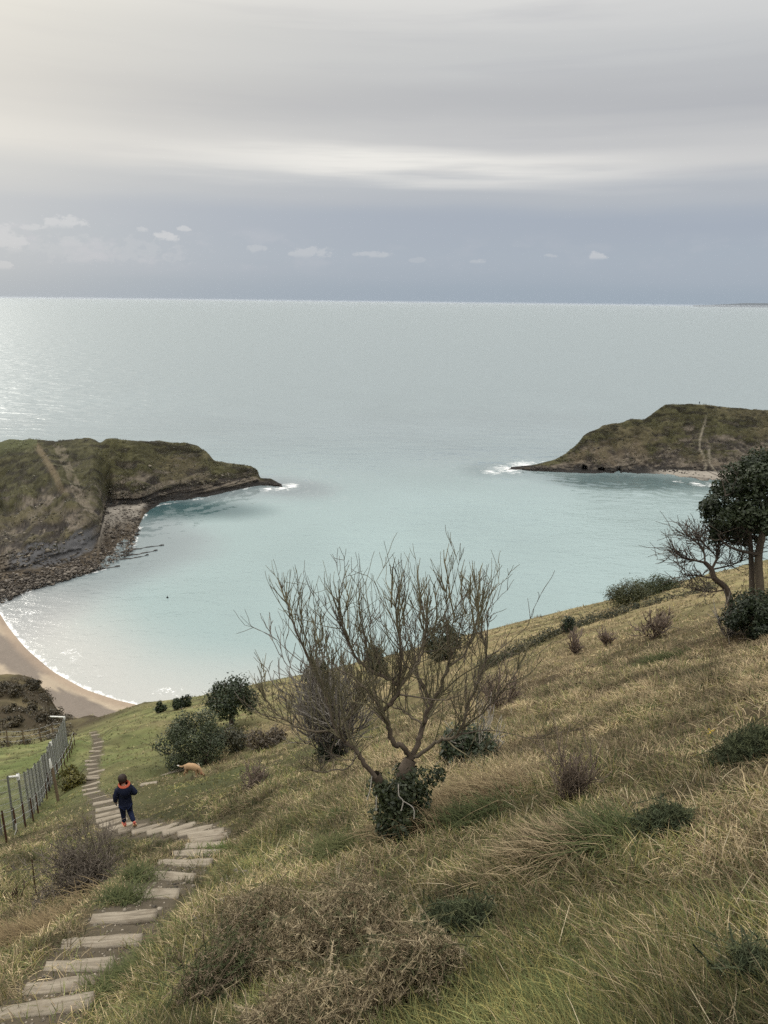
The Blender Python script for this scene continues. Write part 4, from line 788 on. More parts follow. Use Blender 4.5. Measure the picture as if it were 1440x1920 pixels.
# ------------------------------------------------------------------ water
def sea():
    nr, nt = 620, 420; r = np.exp(np.linspace(math.log(95), math.log(900), nr - 60)); r = np.concatenate([r, np.exp(np.linspace(math.log(900), math.log(60000), 61))[1:]])
    t = np.linspace(math.radians(-62), math.radians(62), nt); R, T = np.meshgrid(r, t, indexing='ij'); X = R * np.sin(T); Y = R * np.cos(T)
    def sd(poly): return dist_poly(X, Y, poly)
    db = sd(SP[:, :2][::4]); 
    lpx = np.array([(q_[0], q_[1][0]) for q_ in Lc], float); lp = at_range(lpx[:, 0], lpx[:, 1], sea_range(lpx[:, 0], lpx[:, 1]))[:, :2]
    rpx = np.array([(q_[0], q_[1][0]) for q_ in Rc], float); rp = at_range(rpx[:, 0], rpx[:, 1], sea_range(rpx[:, 0], rpx[:, 1]))[:, :2]
    dl = sd(lp); drr = sd(rp)
    dh = np.minimum(sd(lp[lpx[:, 0] >= 262]), drr)
    n1 = fbm(X / 40, Y / 60, 3, 4); n2 = fbm(X / 120, Y / 200, 13, 3)
    cove = sstep(520, 260, R + 60 * n2)
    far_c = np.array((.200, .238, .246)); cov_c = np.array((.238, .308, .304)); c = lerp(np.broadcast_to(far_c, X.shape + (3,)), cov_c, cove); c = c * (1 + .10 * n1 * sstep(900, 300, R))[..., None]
    shal = sstep(34, 2, db + 8 * n1); c = lerp(c, np.array((.42, .40, .37)), shal * .75)
    kelp = sstep(26, 3, dl + 14 * n1 - 4) ; c = lerp(c, np.array((.20, .20, .215)), kelp * .45); dark_rim = sstep(24, 2, np.minimum(dl + 400 * sstep(-.62, -.66, X / Y) * 0, drr) + 8 * n1)
    c = lerp(c, np.array((.07, .10, .105)), dark_rim * .35)  # water darker close to the headlands
    refl_mid = at_range(345, 955, sea_range(345, 955)); cliff_refl = sstep(1.0, .35, np.hypot((X - refl_mid[0]) / 42, (Y - refl_mid[1]) / 22) + .25 * n1); c = lerp(c, np.array((.035, .075, .08)), cliff_refl * .95)  # dark reflection of the left cliff, painted into the water colour
    refl_mid = at_range(1190, 905, sea_range(1190, 905)); cliff_refl = sstep(1.0, .35, np.hypot((X - refl_mid[0]) / 52, (Y - refl_mid[1]) / 22) + .25 * n1); c = lerp(c, np.array((.05, .085, .09)), cliff_refl * .75)  # likewise a painted reflection, below the right headland
    tipd = np.full(X.shape, 1e9)
    for px, py, rad in ((545, 911, 6), (528, 916, 5), (505, 917, 4), (950, 880, 10), (985, 873, 12), (1020, 872, 8), (920, 885, 6), (1310, 908, 5), (1270, 903, 3), (1340, 911, 5)):
        p = at_range(px, py, sea_range(px, py)); tipd = np.minimum(tipd, np.hypot((X - p[0]) / rad, (Y - p[1]) / rad / 1.3))
    ledge = np.minimum(dl, 50.)
    m, tt, b = new_mat('sea_water'); pos = tt.node('ShaderNodeTexCoord').outputs['Object']
    base = tt.node('ShaderNodeVertexColor', layer_name='Col').outputs[0]
    fa = tt.node('ShaderNodeAttribute', attribute_name='beach_d').outputs['Fac']; ta = tt.node('ShaderNodeAttribute', attribute_name='tip_d').outputs['Fac']; la = tt.node('ShaderNodeAttribute', attribute_name='ledge_d').outputs['Fac']
    fn = tt.noise(pos, .45, 5, .65, .6); fn2 = tt.noise(tt.scale(pos, (1, 1, 1)), 1.6, 4, .7)
    line = tt.m('MULTIPLY', tt.smooth(tt.m('SUBTRACT', tt.m('MULTIPLY_ADD', fn, 4.6, -1.3), fa), 0.0, .8), tt.smooth(fn2, .36, .56))
    line2 = tt.m('MULTIPLY', tt.smooth(tt.m('ABSOLUTE', tt.m('SUBTRACT', fa, tt.m('MULTIPLY_ADD', fn, 14.0, -.5))), .75, .2), tt.smooth(tt.noise(pos, .08, 3), .52, .62))
    line2 = tt.m('MULTIPLY', line2, tt.smooth(fn2, .46, .6))
    tip = tt.m('MULTIPLY', tt.smooth(tt.m('ADD', tt.m('MULTIPLY_ADD', tt.m('SUBTRACT', tt.noise(tt.scale(pos, (.35, .9, 1)), .8, 5, .7), .5), 4.5, ta), .25), 1.0, .2), .85)
    led = tt.m('MULTIPLY', tt.smooth(tt.m('MULTIPLY_ADD', tt.m('SUBTRACT', fn, .5), 4.0, la), 1.0, .2), tt.smooth(tt.noise(pos, .12, 3), .5, .62))
    foam = tt.m('MAXIMUM', tt.m('MAXIMUM', line, line2), tt.m('MAXIMUM', tip, tt.m('MULTIPLY', led, .7)), clamp=True)
    tt.put(b.inputs['Base Color'], tt.mix(foam, base, (.80, .80, .78))); b.inputs['Specular IOR Level'].default_value = .5; b.inputs['IOR'].default_value = 1.33
    ra = tt.node('ShaderNodeAttribute', attribute_name='chop').outputs['Fac']; ha = tt.node('ShaderNodeAttribute', attribute_name='head_d').outputs['Fac']
    tt.put(b.inputs['Roughness'], tt.m('MULTIPLY_ADD', foam, .5, tt.m('MULTIPLY_ADD', ra, .27, tt.m('MULTIPLY_ADD', tt.smooth(ha, 22.0, 85.0), .11, .04))))
    w1 = tt.noise(tt.scale(pos, (.30, .55, 1), (0, 0, .35)), 1.0, 4, .6); w2 = tt.noise(tt.scale(pos, (.05, .11, 1), (0, 0, -.25)), 1.0, 3, .55, .4)
    rg_ = tt.m('MULTIPLY', tt.m('SINE', tt.m('MULTIPLY_ADD', tt.noise(pos, .06, 4), 24.0, tt.m('MULTIPLY', ha, 1.15))), tt.smooth(ha, 95.0, 8.0))
    w3 = tt.noise(tt.scale(pos, (.045, .10, 1), (0, 0, -.5)), 1.0, 3, .5, .5)
    calm = tt.smooth(ha, 22.0, 85.0); hgt = tt.m('ADD', tt.m('ADD', tt.m('MULTIPLY', tt.m('MULTIPLY', w1, tt.m('MULTIPLY_ADD', ra, -.36, .45)), tt.m('MULTIPLY_ADD', calm, .86, .14)), tt.m('MULTIPLY', tt.m('MULTIPLY', w2, .9), tt.m('MULTIPLY_ADD', calm, .86, .14))), tt.m('ADD', tt.m('MULTIPLY', rg_, .055), tt.m('MULTIPLY', tt.m('MULTIPLY', w3, ra), 5.0))); tt.put(b.inputs['Normal'], tt.bump(hgt, .6, 1.0))
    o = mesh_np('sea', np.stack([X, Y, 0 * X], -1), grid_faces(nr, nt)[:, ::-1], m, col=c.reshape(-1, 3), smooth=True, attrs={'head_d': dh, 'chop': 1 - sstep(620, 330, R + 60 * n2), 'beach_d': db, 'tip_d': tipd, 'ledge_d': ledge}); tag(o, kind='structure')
sea()
# rocks on the left shore and the thin tidal ledges
def shore_rocks():
    P = []; 
    for _ in range(5200):
        px = RNG.uniform(-30, 262); top = np.interp(px, [-30, 0, 130, 180, 200, 262], [1080, 1075, 1058, 1030, 958, 955]); bot = np.interp(px, [-30, 0, 60, 130, 200, 246, 258, 264], [1150, 1133, 1108, 1088, 1066, 1040, 1002, 980]); py = top + (bot - top) * RNG.uniform() ** .8
        p = at_range(px, py, sea_range(px, py)); P.append(p)
    P = np.array(P); P[:, 2] = RNG.uniform(.1, 1.2, len(P)); S = RNG.uniform(.12, .42, len(P)) * (1 + 1.2 * (RNG.uniform(0, 1, len(P)) < .1)); tone = RNG.uniform(0, 1, len(P))[:, None] ** 1.6
    V, f, c = rocks(P, S, np.array((.035, .029, .024)) * (1 - tone) + np.array((.22, .19, .155)) * tone, .5)
    tag(mesh_np('shore_rocks', V, f.reshape(-1, 3), mat_col('shore_rock', rough=.9, nscale=1.5, amt=.3), col=c), 'dark boulders and cobbles strewn over the left foreshore', 'rocks', kind='stuff')
shore_rocks()
def ledge(a, b, wpx, label):
    pa = at_range(*a, sea_range(*a)); pb = at_range(*b, sea_range(*b)); n = 26; t = np.linspace(0, 1, n); ax = (pb - pa)[:2]; L = np.linalg.norm(ax); ax /= L; nn = np.array((-ax[1], ax[0])); V = []
    for k, q_ in enumerate((-1, -.5, 0, .5, 1)):
        wv = .75 * wpx * (1 - .97 * t ** 1.5) * (1 - .6 * (1 - t) ** 6) * (.7 + .7 * vn(t * 9, t * 0 + k, int(L))); z = (.30 - .5 * abs(q_) ** 1.5) + .22 * vn(t * 12, t * 0 + k * 3, 6)
        if abs(q_) == 1: z = z * 0 - .6
        V.append(np.column_stack([pa[0] + ax[0] * L * t + nn[0] * (q_ * wv + .8 * np.sin(t * 3 + L)), pa[1] + ax[1] * L * t + nn[1] * (q_ * wv + .8 * np.sin(t * 3 + L)), z]))
    tag(mesh_np('rock_ledge', np.array(V), grid_faces(5, n)[:, ::-1], mat_col('wet_ledge', (.045, .04, .036), .6, .8, .4), smooth=True, origin=pa), label, 'rock', 'tidal rock ledges off the left shore')
ledge((240, 1031), (308, 1024), 1.7, 'longest thin dark ledge pointing out into the cove from the left shore'); ledge((235, 1041), (296, 1033), 1.3, 'thin dark ledge just nearer than the longest one'); ledge((150, 1076), (226, 1063), 1.9, 'detached dark ledge lying lowest along the left shore'); ledge((225, 1050), (278, 1040), 1.0, 'short broken ledge between the detached ledge and the longer ones')
def buoy():
    p = at_range(314, 1121, sea_range(314, 1121)); T = Tubes(); T.add([(0, 0, -.3), (0, 0, -.2), (0, 0, .1), (0, 0, .35), (0, 0, .5)], [.05, .22, .3, .18, .04], 10, (.03, .03, .03)); T.add([(0, 0, .45), (0, 0, .9)], [.03, .02], 5, (.05, .05, .05))
    o = T.build('buoy', origin=None); o.location = p; tag(o, 'tiny dark float on the pale water in the left half of the cove', 'buoy')
buoy()

# ------------------------------------------------------------------ fences
def fence(name, base_px, hgt, r, label, mat, wires=(), topped=(), rail=None, wob=.02, square=False, group=None):
    pp = [hit(*b)[0] for b in base_px]; o0 = pp[0]; root = empty(name, o0, label, 'fence', group); tops = []
    for k, p in enumerate(pp):
        T = Tubes(); b = p - o0; h = hgt * RNG.uniform(.95, 1.05); tp = b + np.array((RNG.normal(0, wob), RNG.normal(0, wob), h)); tops.append((b, tp))
        T.add([b - (0, 0, .3), b * .5 + tp * .5, tp], [r, r, r * .95], 4 if square else 6, (.2, .2, .2)); po = T.build('post', root, mat)
        if k in topped:
            T2 = Tubes(); T2.add([tp - (0, 0, .22), tp, tp + (0, 0, .03)], [r * 1.35, r * 1.4, r * .8], 8, (.8,) * 3); T2.build('cap', po, M_WHITE)
    for wq in wires:
        T = Tubes(); P = []
        for (b, tp), (b2, tp2) in zip(tops[:-1], tops[1:]):
            a_ = b + (tp - b) * wq; c_ = b2 + (tp2 - b2) * wq
            for s in range(4): t = s / 4; P.append(a_ * (1 - t) + c_ * t - np.array((0, 0, .04 * t * (1 - t) * 4)))
        P.append(tops[-1][0] + (tops[-1][1] - tops[-1][0]) * wq); P = np.array(P); T.add(P, .0025 + .00022 * np.linalg.norm(P + o0 - [0, 0, HC], axis=1), 4, (.3,) * 3); T.build('wire', root, M_WIRE)
    return root, tops, o0
def interp_px(pl, n):
    pl = np.array(pl, float); s = np.concatenate([[0], np.cumsum(1 / (1 + np.arange(len(pl) - 1) * 0))]); t = np.linspace(0, len(pl) - 1, n); i = np.clip(t.astype(int), 0, len(pl) - 2); f = (t - i)[:, None]
    return [tuple(q_) for q_ in pl[i] * (1 - f) + pl[i + 1] * f]
tall = [(-22, 1580), (3, 1568), (27, 1556), (47, 1546), (58, 1534), (68, 1522), (76, 1511), (83, 1500), (89, 1489), (95, 1478), (100, 1468), (104, 1458), (108, 1449), (112, 1440), (115, 1431), (118, 1422), (121, 1414), (124, 1406), (127, 1399)]
tall = tall[:4] + interp_px(tall[4:], 23)
root, tops, o0 = fence('mesh_fence', tall, 2.05, .040, 'tall wire mesh fence of many grey posts running down the left side of the path', M_METAL, (), (3, 15, 26))
def mesh_wires(root, tops):
    T = Tubes()
    for (b, tp), (b2, tp2) in zip(tops[:-1], tops[1:]):
        dist = np.linalg.norm((b + b2) / 2 + o0 - [0, 0, HC]); r = .002 + .00015 * dist
        for wq in np.linspace(.08, .97, 9): T.add([b + (tp - b) * wq, b2 + (tp2 - b2) * wq], [r, r], 3, (.3,) * 3)
        for s in np.linspace(0, 1, 12)[1:-1]: a_ = b * (1 - s) + b2 * s; c_ = tp * (1 - s) + tp2 * s; T.add([a_ + (0, 0, .1), c_ - (0, 0, .06)], [r * .8, r * .8], 3, (.3,) * 3)
    T.build('mesh', root, M_WIRE)
mesh_wires(root, tops)
T = Tubes(); T.add([tops[2][1], tops[3][1] - (0, 0, .10)], [.045, .045], 8, (.8,) * 3); T.build('rail', root, M_WHITE)
T = Tubes(); a_ = tops[-1][1]; T.add([a_ - (0, 0, .05), a_ + (-.95, .15, -.12)], [.045, .045], 8, (.8,) * 3); T.build('rail', root, M_WHITE)
low = [(-18, 1600), (13, 1580), (32, 1562), (48, 1552), (63, 1541), (72, 1526), (88, 1498), (94, 1486), (110, 1462), (117, 1448), (122, 1438), (127, 1429), (131, 1421), (134, 1413), (137, 1406), (140, 1399)]
fence('wire_fence', low, .95, .028, 'low wire fence with thin rusty iron stakes in front of the tall mesh fence', M_RUST, (.55, .95))
fence('field_fence', [(-90, 1408), (-45, 1404), (-8, 1400), (16, 1400), (46, 1397), (77, 1391), (100, 1384), (122, 1380)], 1.5, .055, 'far post and wire fence across the back of the green field', M_WOODPOST, (.3, .6, .92))
p, D = hit(110, 1503); root = empty('fence_post', p, 'stout leaning wooden post with a pale insulator beside the yellow green gorse', 'post'); top = at(97, 1436, D - .25) - p
T = Tubes(); T.add([(0, 0, -.3), top * .5, top], [.065, .062, .058], 8, (.2,) * 3); T.build('post', root, M_WOODPOST); T = Tubes(); T.add([top - (.02, .02, .12), top + (0, -.06, .0), top + (-.05, 0, .35)], [.05, .06, .035], 7, (.8,) * 3); T.build('insulator', root, M_WHITE)
T = Tubes(); p, D = hit(30, 1562); P = np.array([at(x, y, D - dz) - p for x, y, dz in ((30, 1545, .3), (31, 1556, .2), (28, 1565, .1), (23, 1570, .05), (18, 1571, .05))]); T.add(P, np.full(5, .022), 6, (.6, .56, .48)); T.build('rope', None, M_WHITE, None); ro_ = bpy.context.scene.collection.objects[-1]; ro_.location = p; tag(ro_, 'pale rope end hanging at the foot of the low fence', 'rope')
p, D = hit(69, 1684); T = Tubes(); T.add([(0, 0, -.2), (0, 0, .4), (.01, 0, .78)], [.011, .010, .009], 6, (.1,) * 3); o = T.build('metal_stake', None, M_RUST); o.location = p; tag(o, 'single thin dark stake standing left of the round thorn shrub', 'stake')

# ------------------------------------------------------------------ figures grown with skin + subdivision
def skin(name, verts, edges, mat, parent=None, sub=2, root=0):
    me = bpy.data.meshes.new(name); me.from_pydata([v[:3] for v in verts], edges, []); me.materials.append(mat); o = link(bpy.data.objects.new(name, me), parent)
    sm_ = o.modifiers.new('Skin', 'SKIN'); sm_.use_smooth_shade = True
    if not me.skin_vertices: 
        me.skin_vertices  # layer is made by the modifier
    lay = me.skin_vertices[0] if len(me.skin_vertices) else None
    if lay is not None:
        for i, v in enumerate(verts): r = v[3]; lay.data[i].radius = r if isinstance(r, tuple) else (r, r); lay.data[i].use_root = (i == root)
    ss = o.modifiers.new('Sub', 'SUBSURF'); ss.levels = sub; ss.render_levels = sub
    return o
def chain(V, E, start, pts_):
    k = start
    for p_ in pts_: V.append(p_); E.append((k, len(V) - 1)); k = len(V) - 1
    return k
M_NAVY = mat_col('navy_cloth', (.008, .011, .026), .8, 12, .3); M_TROU = mat_col('navy_trousers', (.010, .015, .040), .85, 12, .3); M_ORANGE = mat_col('orange_lining', (.29, .065, .032), .8, 12, .2); M_HAIR = mat_col('brown_hair', (.028, .018, .013), .6, 40, .4)
M_SKIN = mat_col('skin_tone', (.45, .27, .19), .55, 20, .08); M_SHOE = mat_col('coral_shoe', (.50, .12, .085), .6, 15, .15); M_SOLE = mat_col('pale_sole', (.70, .45, .25), .7, 15, .15); M_GLOVE = mat_col('dark_glove', (.03, .05, .045), .8, 15, .2); M_EYE = mat_col('eye_dark', (.03, .02, .015), .3, 5, .1)
def boy():
    p, D = hit(240, 1556); p[2] += .075; root = empty('person', p, 'child in a navy hooded coat and navy trousers walking down the path, seen from behind', 'person', None, math.radians(24))
    V = [(0, 0, .64, (.085, .065))]; E = []
    ch = chain(V, E, 0, [(0, .0, .76, (.085, .06)), (0, .01, .89, (.095, .065)), (0, .015, .99, (.075, .05))]); nk = chain(V, E, ch, [(0, .02, 1.05, .038), (0, .03, 1.10, .042), (-.005, .045, 1.145, (.07, .075)), (-.01, .05, 1.20, (.078, .088)), (-.01, .045, 1.25, (.06, .07))])
    chain(V, E, nk - 2, [(-.01, .125, 1.155, .014), (-.01, .145, 1.148, .010)])            # nose
    for s in (-1, 1): chain(V, E, nk - 2, [(-.01 + s * .082, .045, 1.165, .016), (-.01 + s * .09, .035, 1.18, .012)])   # ears
    lw = chain(V, E, ch, [(-.13, .01, .985, .043), (-.175, -.01, .84, .034), (-.185, .02, .72, .027), (-.185, .035, .66, .024), (-.185, .045, .625, (.014, .026))])
    rw = chain(V, E, ch, [(.13, .01, .985, .043), (.215, -.05, .84, .034), (.16, .07, .77, .027), (.13, .11, .745, .024), (.11, .13, .735, (.014, .026))])
    for k, b, dz in ((lw, (-.185, .045, .625), -1), (rw, (.11, .13, .735), -.4)):
        for q_, (oy, ln) in enumerate(((-.020, .040), (-.007, .05), (.006, .048), (.019, .038))):
            a = (b[0], b[1] + oy, b[2] + .012 * dz, .0075); c1 = (b[0] + .004, b[1] + oy + .004, b[2] + dz * ln * .6, .007); c2 = (b[0] + .014, b[1] + oy + .008, b[2] + dz * ln, .006); chain(V, E, k, [a, c1, c2])
        chain(V, E, k, [(b[0] + .01, b[1] + .03, b[2] + .02, .008), (b[0] + .015, b[1] + .045, b[2] - .01, .007)])
    chain(V, E, 0, [(-.065, .0, .58, .068), (-.06, .06, .34, .045), (-.06, .06, .09, .03), (-.06, .10, .035, (.026, .022)), (-.06, .17, .028, (.028, .018))])
    chain(V, E, 0, [(.065, .0, .58, .068), (.075, .04, .345, .045), (.125, -.17, .225, .03), (.132, -.195, .175, (.026, .022)), (.135, -.16, .115, (.028, .018))])
    skin('body', V, E, M_SKIN, root)
    for s in (-1, 1): T = Tubes(); T.add([(-.01 + s * .03, .122, 1.182), (-.01 + s * .03, .128, 1.182), (-.01 + s * .03, .132, 1.182)], [.011, .009, .002], 8, (.1,) * 3); T.build('eye', root, M_EYE)
    # hair cap
    u, v_ = np.meshgrid(np.linspace(0, 2 * np.pi, 25), np.linspace(0, 1, 9), indexing='ij'); low_ = 1.95 + .35 * np.sin(u - np.pi / 2 + np.pi) * 1.0; ph = v_ * np.where(np.sin(u) < .2, 2.45, 1.25 + .0 * u); rr = 1 + .05 * vn(u * 6, v_ * 9, 3)
    H = np.stack([-.01 + .094 * rr * np.sin(ph) * np.cos(u), .042 + .106 * rr * np.sin(ph) * np.sin(u), 1.192 + .103 * rr * np.cos(ph)], -1); mesh_np('hair', H, grid_faces(25, 9), M_HAIR, root, smooth=True)
    V = [(0, 0, .74, (.15, .105))]; E = []
    chain(V, E, 0, [(0, -.01, .60, (.165, .125)), (0, -.015, .545, (.165, .13))]); c_ = chain(V, E, 0, [(0, .0, .88, (.145, .10)), (0, .01, .97, (.12, .085)), (0, .02, 1.035, (.06, .055))])
    chain(V, E, c_ - 1, [(-.135, .005, .965, .068), (-.185, -.015, .84, .062), (-.193, .01, .73, .054), (-.193, .025, .675, .047)]); chain(V, E, c_ - 1, [(.135, .005, .965, .068), (.225, -.06, .845, .064), (.185, .04, .785, .054), (.15, .085, .755, .048)])
    skin('coat', V, E, M_NAVY, root)
    u, v_ = np.meshgrid(np.linspace(0, 2 * np.pi, 29), np.linspace(0, 1, 8), indexing='ij'); sag = np.where(np.sin(u) < 0, -np.sin(u), 0)
    def ring(rx, ry, cy, cz, drop): return np.stack([rx * np.cos(u[:, 0]) + .012, cy + ry * np.sin(u[:, 0]), cz - drop * sag[:, 0]], -1)
    rings = [ring(.080, .075, .015, 1.075, .0), ring(.112, .108, -.012, 1.118, .012), ring(.128, .126, -.028, 1.098, .025), ring(.145, .150, -.042, 1.045, .045), ring(.145, .15, -.04, .99, .07), ring(.115, .12, -.03, .93, .10)]
    R = np.stack(rings, 1); mesh_np('hood', R[:, 2:], grid_faces(29, 4), M_NAVY, root, smooth=True); mesh_np('hood_lining', R[:, :3] + (0, 0, .004), grid_faces(29, 3), M_ORANGE, root, smooth=True)
    V = [(0, 0, .62, (.115, .095))]; E = []
    chain(V, E, 0, [(-.068, .0, .56, .083), (-.062, .058, .34, .062), (-.06, .062, .14, .050), (-.06, .06, .10, .050)]); chain(V, E, 0, [(.068, .0, .56, .083), (.078, .038, .35, .066), (.115, -.135, .265, .055), (.125, -.175, .215, .050)])
    skin('trousers', V, E, M_TROU, root)
    def shoe(c, fwd, up, nm='shoe'):
        c = Vector(c); f = Vector(fwd).normalized(); z = Vector(up).normalized(); s = f.cross(z).normalized(); z = s.cross(f)
        n = 12; Vv = []
        for t, wv, hv in ((-.075, .018, .035), (-.065, .034, .065), (-.02, .036, .07), (.03, .040, .05), (.08, .036, .035), (.105, .018, .02)):
            for k in range(n):
                a = 2 * math.pi * k / n; Vv.append(c + f * t + s * (wv * math.cos(a)) + z * (hv * .5 + hv * .5 * math.sin(a)))
        fa = [[i * n + j, i * n + (j + 1) % n, (i + 1) * n + (j + 1) % n, (i + 1) * n + j] for i in range(5) for j in range(n)]
        so = mesh_np(nm, [tuple(v) for v in Vv], [np.array(fa), np.array([list(range(n)), [5 * n + k for k in range(n)][::-1]])], M_SHOE, root, smooth=True)
        Sv = []
        for lv in (-.012, .014):
            for t, wv in ((-.08, .02), (-.06, .037), (-.02, .038), (.03, .043), (.08, .039), (.11, .018)):
                for sg in (-1, 1): Sv.append(c + f * t + s * (wv * sg) + z * lv)
        fs = [[2 * i, 2 * i + 2, 2 * i + 3, 2 * i + 1] for i in range(5)] + [[12 + 2 * i, 12 + 2 * i + 1, 12 + 2 * i + 3, 12 + 2 * i + 2] for i in range(5)]
        for i in range(5): fs += [[2 * i, 12 + 2 * i, 14 + 2 * i, 2 * i + 2], [2 * i + 1, 2 * i + 3, 15 + 2 * i, 13 + 2 * i]]
        mesh_np('sole', [tuple(v) for v in Sv], np.array(fs), M_SOLE, so)
    shoe((-.06, .09, .012), (-.15, 1, 0), (0, 0, 1)); shoe((.138, -.195, .15), (.05, .75, -.85), (0, .75, .66))
    V = [(-.187, .035, .655, .034)]; E = []
    k = chain(V, E, 0, [(-.187, .045, .622, (.022, .034))])
    for oy, ln in ((-.024, .046), (-.008, .056), (.008, .054), (.023, .044)): chain(V, E, k, [(-.186, .045 + oy, .60, .0105), (-.182, .049 + oy, .622 - ln * .8, .0095), (-.172, .053 + oy, .622 - ln * 1.15, .008)])
    chain(V, E, k, [(-.178, .082, .635, .011), (-.172, .095, .605, .009)]); skin('glove', V, E, M_GLOVE, root, 1)
boy()
def dog():
    p, D = hit(360, 1460); M_FUR = mat_col('golden_fur', (.36, .235, .13), .9, 14, .3, .4); M_PALE = mat_col('white_fur', (.72, .66, .56), .9, 14, .15); M_RED = mat_col('red_brown_fur', (.22, .085, .045), .9, 14, .3); M_NOSE = mat_col('dog_nose', (.02, .015, .015), .4, 14, .1)
    s = .80; root = empty('dog', p, 'golden brown dog with a pale tail tip sniffing the grass below the big bush', 'dog', None, math.radians(-6)); root.location.z += .10; root.scale = (s * .9, s, s * 1.06)
    V = [(0, 0, .425, .150)]; E = []
    sh_ = chain(V, E, 0, [(.15, 0, .42, .158), (.29, 0, .42, .130)]); nk = chain(V, E, sh_, [(.38, -.01, .38, .095), (.45, -.02, .31, .082), (.50, -.03, .23, (.068, .065)), (.55, -.035, .17, (.06, .055)), (.60, -.04, .11, .036), (.635, -.045, .075, .026)])
    rp_ = chain(V, E, 0, [(-.15, 0, .435, .145), (-.28, 0, .43, .115)]); tl = chain(V, E, rp_, [(-.33, 0, .45, .045), (-.42, .0, .40, .035), (-.52, .0, .39, .034), (-.60, .0, .41, .028)])
    for sd_ in (-1, 1):
        chain(V, E, sh_, [(.27, sd_ * .07, .30, .055), (.255, sd_ * .08, .22, .048), (.285 + .02 * sd_, sd_ * .08, .10, .036), (.29 + .02 * sd_, sd_ * .08, .03, .028), (.32 + .02 * sd_, sd_ * .08, .018, .024)])
        chain(V, E, rp_, [(-.25, sd_ * .07, .31, .065), (-.19 + .03 * sd_, sd_ * .085, .25, .06), (-.30 + .03 * sd_, sd_ * .085, .14, .038), (-.285 + .03 * sd_, sd_ * .085, .03, .026), (-.25 + .03 * sd_, sd_ * .085, .018, .024)])
    skin('body', V, E, M_FUR, root)
    skin('tail_tip', [(-.585, 0, .405, .032), (-.635, 0, .425, .028), (-.69, 0, .43, .012)], [(0, 1), (1, 2)], M_PALE, root, 1)
    for sd_ in (-1, 1): skin('ear', [(.50, -.03 + sd_ * .055, .265, (.03, .014)), (.515, -.03 + sd_ * .085, .205, (.036, .012)), (.525, -.03 + sd_ * .085, .15, (.02, .010))], [(0, 1), (1, 2)], M_RED, root, 1)
    skin('muzzle', [(.575, -.037, .148, (.048, .044)), (.61, -.041, .105, .036), (.635, -.045, .08, .030)], [(0, 1), (1, 2)], M_RED, root, 1)
    for sd_ in (-1, 1): T = Tubes(); T.add([(.575, -.037 + sd_ * .045, .175), (.58, -.037 + sd_ * .055, .175)], [.010, .004], 6, (.1,) * 3); T.build('eye', root, M_NOSE)
    T = Tubes(); T.add([(.645, -.045, .085), (.665, -.047, .065)], [.022, .010], 7, (.1,) * 3); T.build('nose', root, M_NOSE)
dog()
p, D = hit(377, 1455); T = Tubes(); D2 = D + .35
T.add(np.array([at(377, 1452, D2), at(376, 1442, D2), at(373, 1434, D2), at(371, 1431, D2)]) - p, [.012, .012, .02, .024], 6, (.5, .44, .34)); o = T.build('dry_stalk', None, M_GRASS); o.location = p; tag(o, 'pale dry stalk standing just behind the shoulders of the dog', 'stalk')
def walker():
    pt = at_range(1311, 758, sea_range(1312, 904) + 68); x0, y0 = pt[:2]; z0 = pt[2] - .1
    root = empty('person', (x0, y0, z0), 'tiny dark figure standing on the crest of the right hand headland', 'person')
    V = [(0, 0, .95, (.15, .11))]; E = []; c_ = chain(V, E, 0, [(0, 0, 1.2, (.17, .12)), (0, 0, 1.42, (.15, .1)), (0, 0, 1.52, .055), (0, .01, 1.62, .09), (0, .01, 1.72, .08)])
    for s in (-1, 1):
        k = chain(V, E, 2, [(s * .2, 0, 1.4, .06), (s * .24, .02, 1.12, .05), (s * .22, .08, .9, .035), (s * .22, .09, .83, .03)])
        for oy in (-.03, -.01, .01, .03): chain(V, E, k, [(s * .22, .09 + oy, .79, .012), (s * .21, .1 + oy, .73, .01)])
        chain(V, E, 0, [(s * .1, 0, .85, .09), (s * .11, .02, .48, .065), (s * .11, 0, .08, .05), (s * .11, .12, .04, .045)])
    skin('body', V, E, M_NAVY, root)
    skin('trousers', [(0, 0, .93, (.16, .12)), (-.1, 0, .8, .11), (-.11, .02, .48, .085), (-.11, 0, .12, .07), (.1, 0, .8, .11), (.11, .02, .48, .085), (.11, 0, .12, .07)], [(0, 1), (1, 2), (2, 3), (0, 4), (4, 5), (5, 6)], M_TROU, root, 1)
walker()
# pale plank ends and a worn bare scrape behind the boy
for px, py, L, rz, l in ((279, 1471, .55, .1, 'pale loose board lying in the turf right of the child'), (322, 1450, 1.5, .55, 'grey flat slab half sunk in the turf left of the dog')):
    p, D = hit(px, py); Vv, f = plank_mesh(L, .16, .03, px); o = mesh_np('loose_board', Vv, f, M_PLANK); o.location = p; o.rotation_euler = (0, math.radians(-6), rz); tag(o, l, 'board')

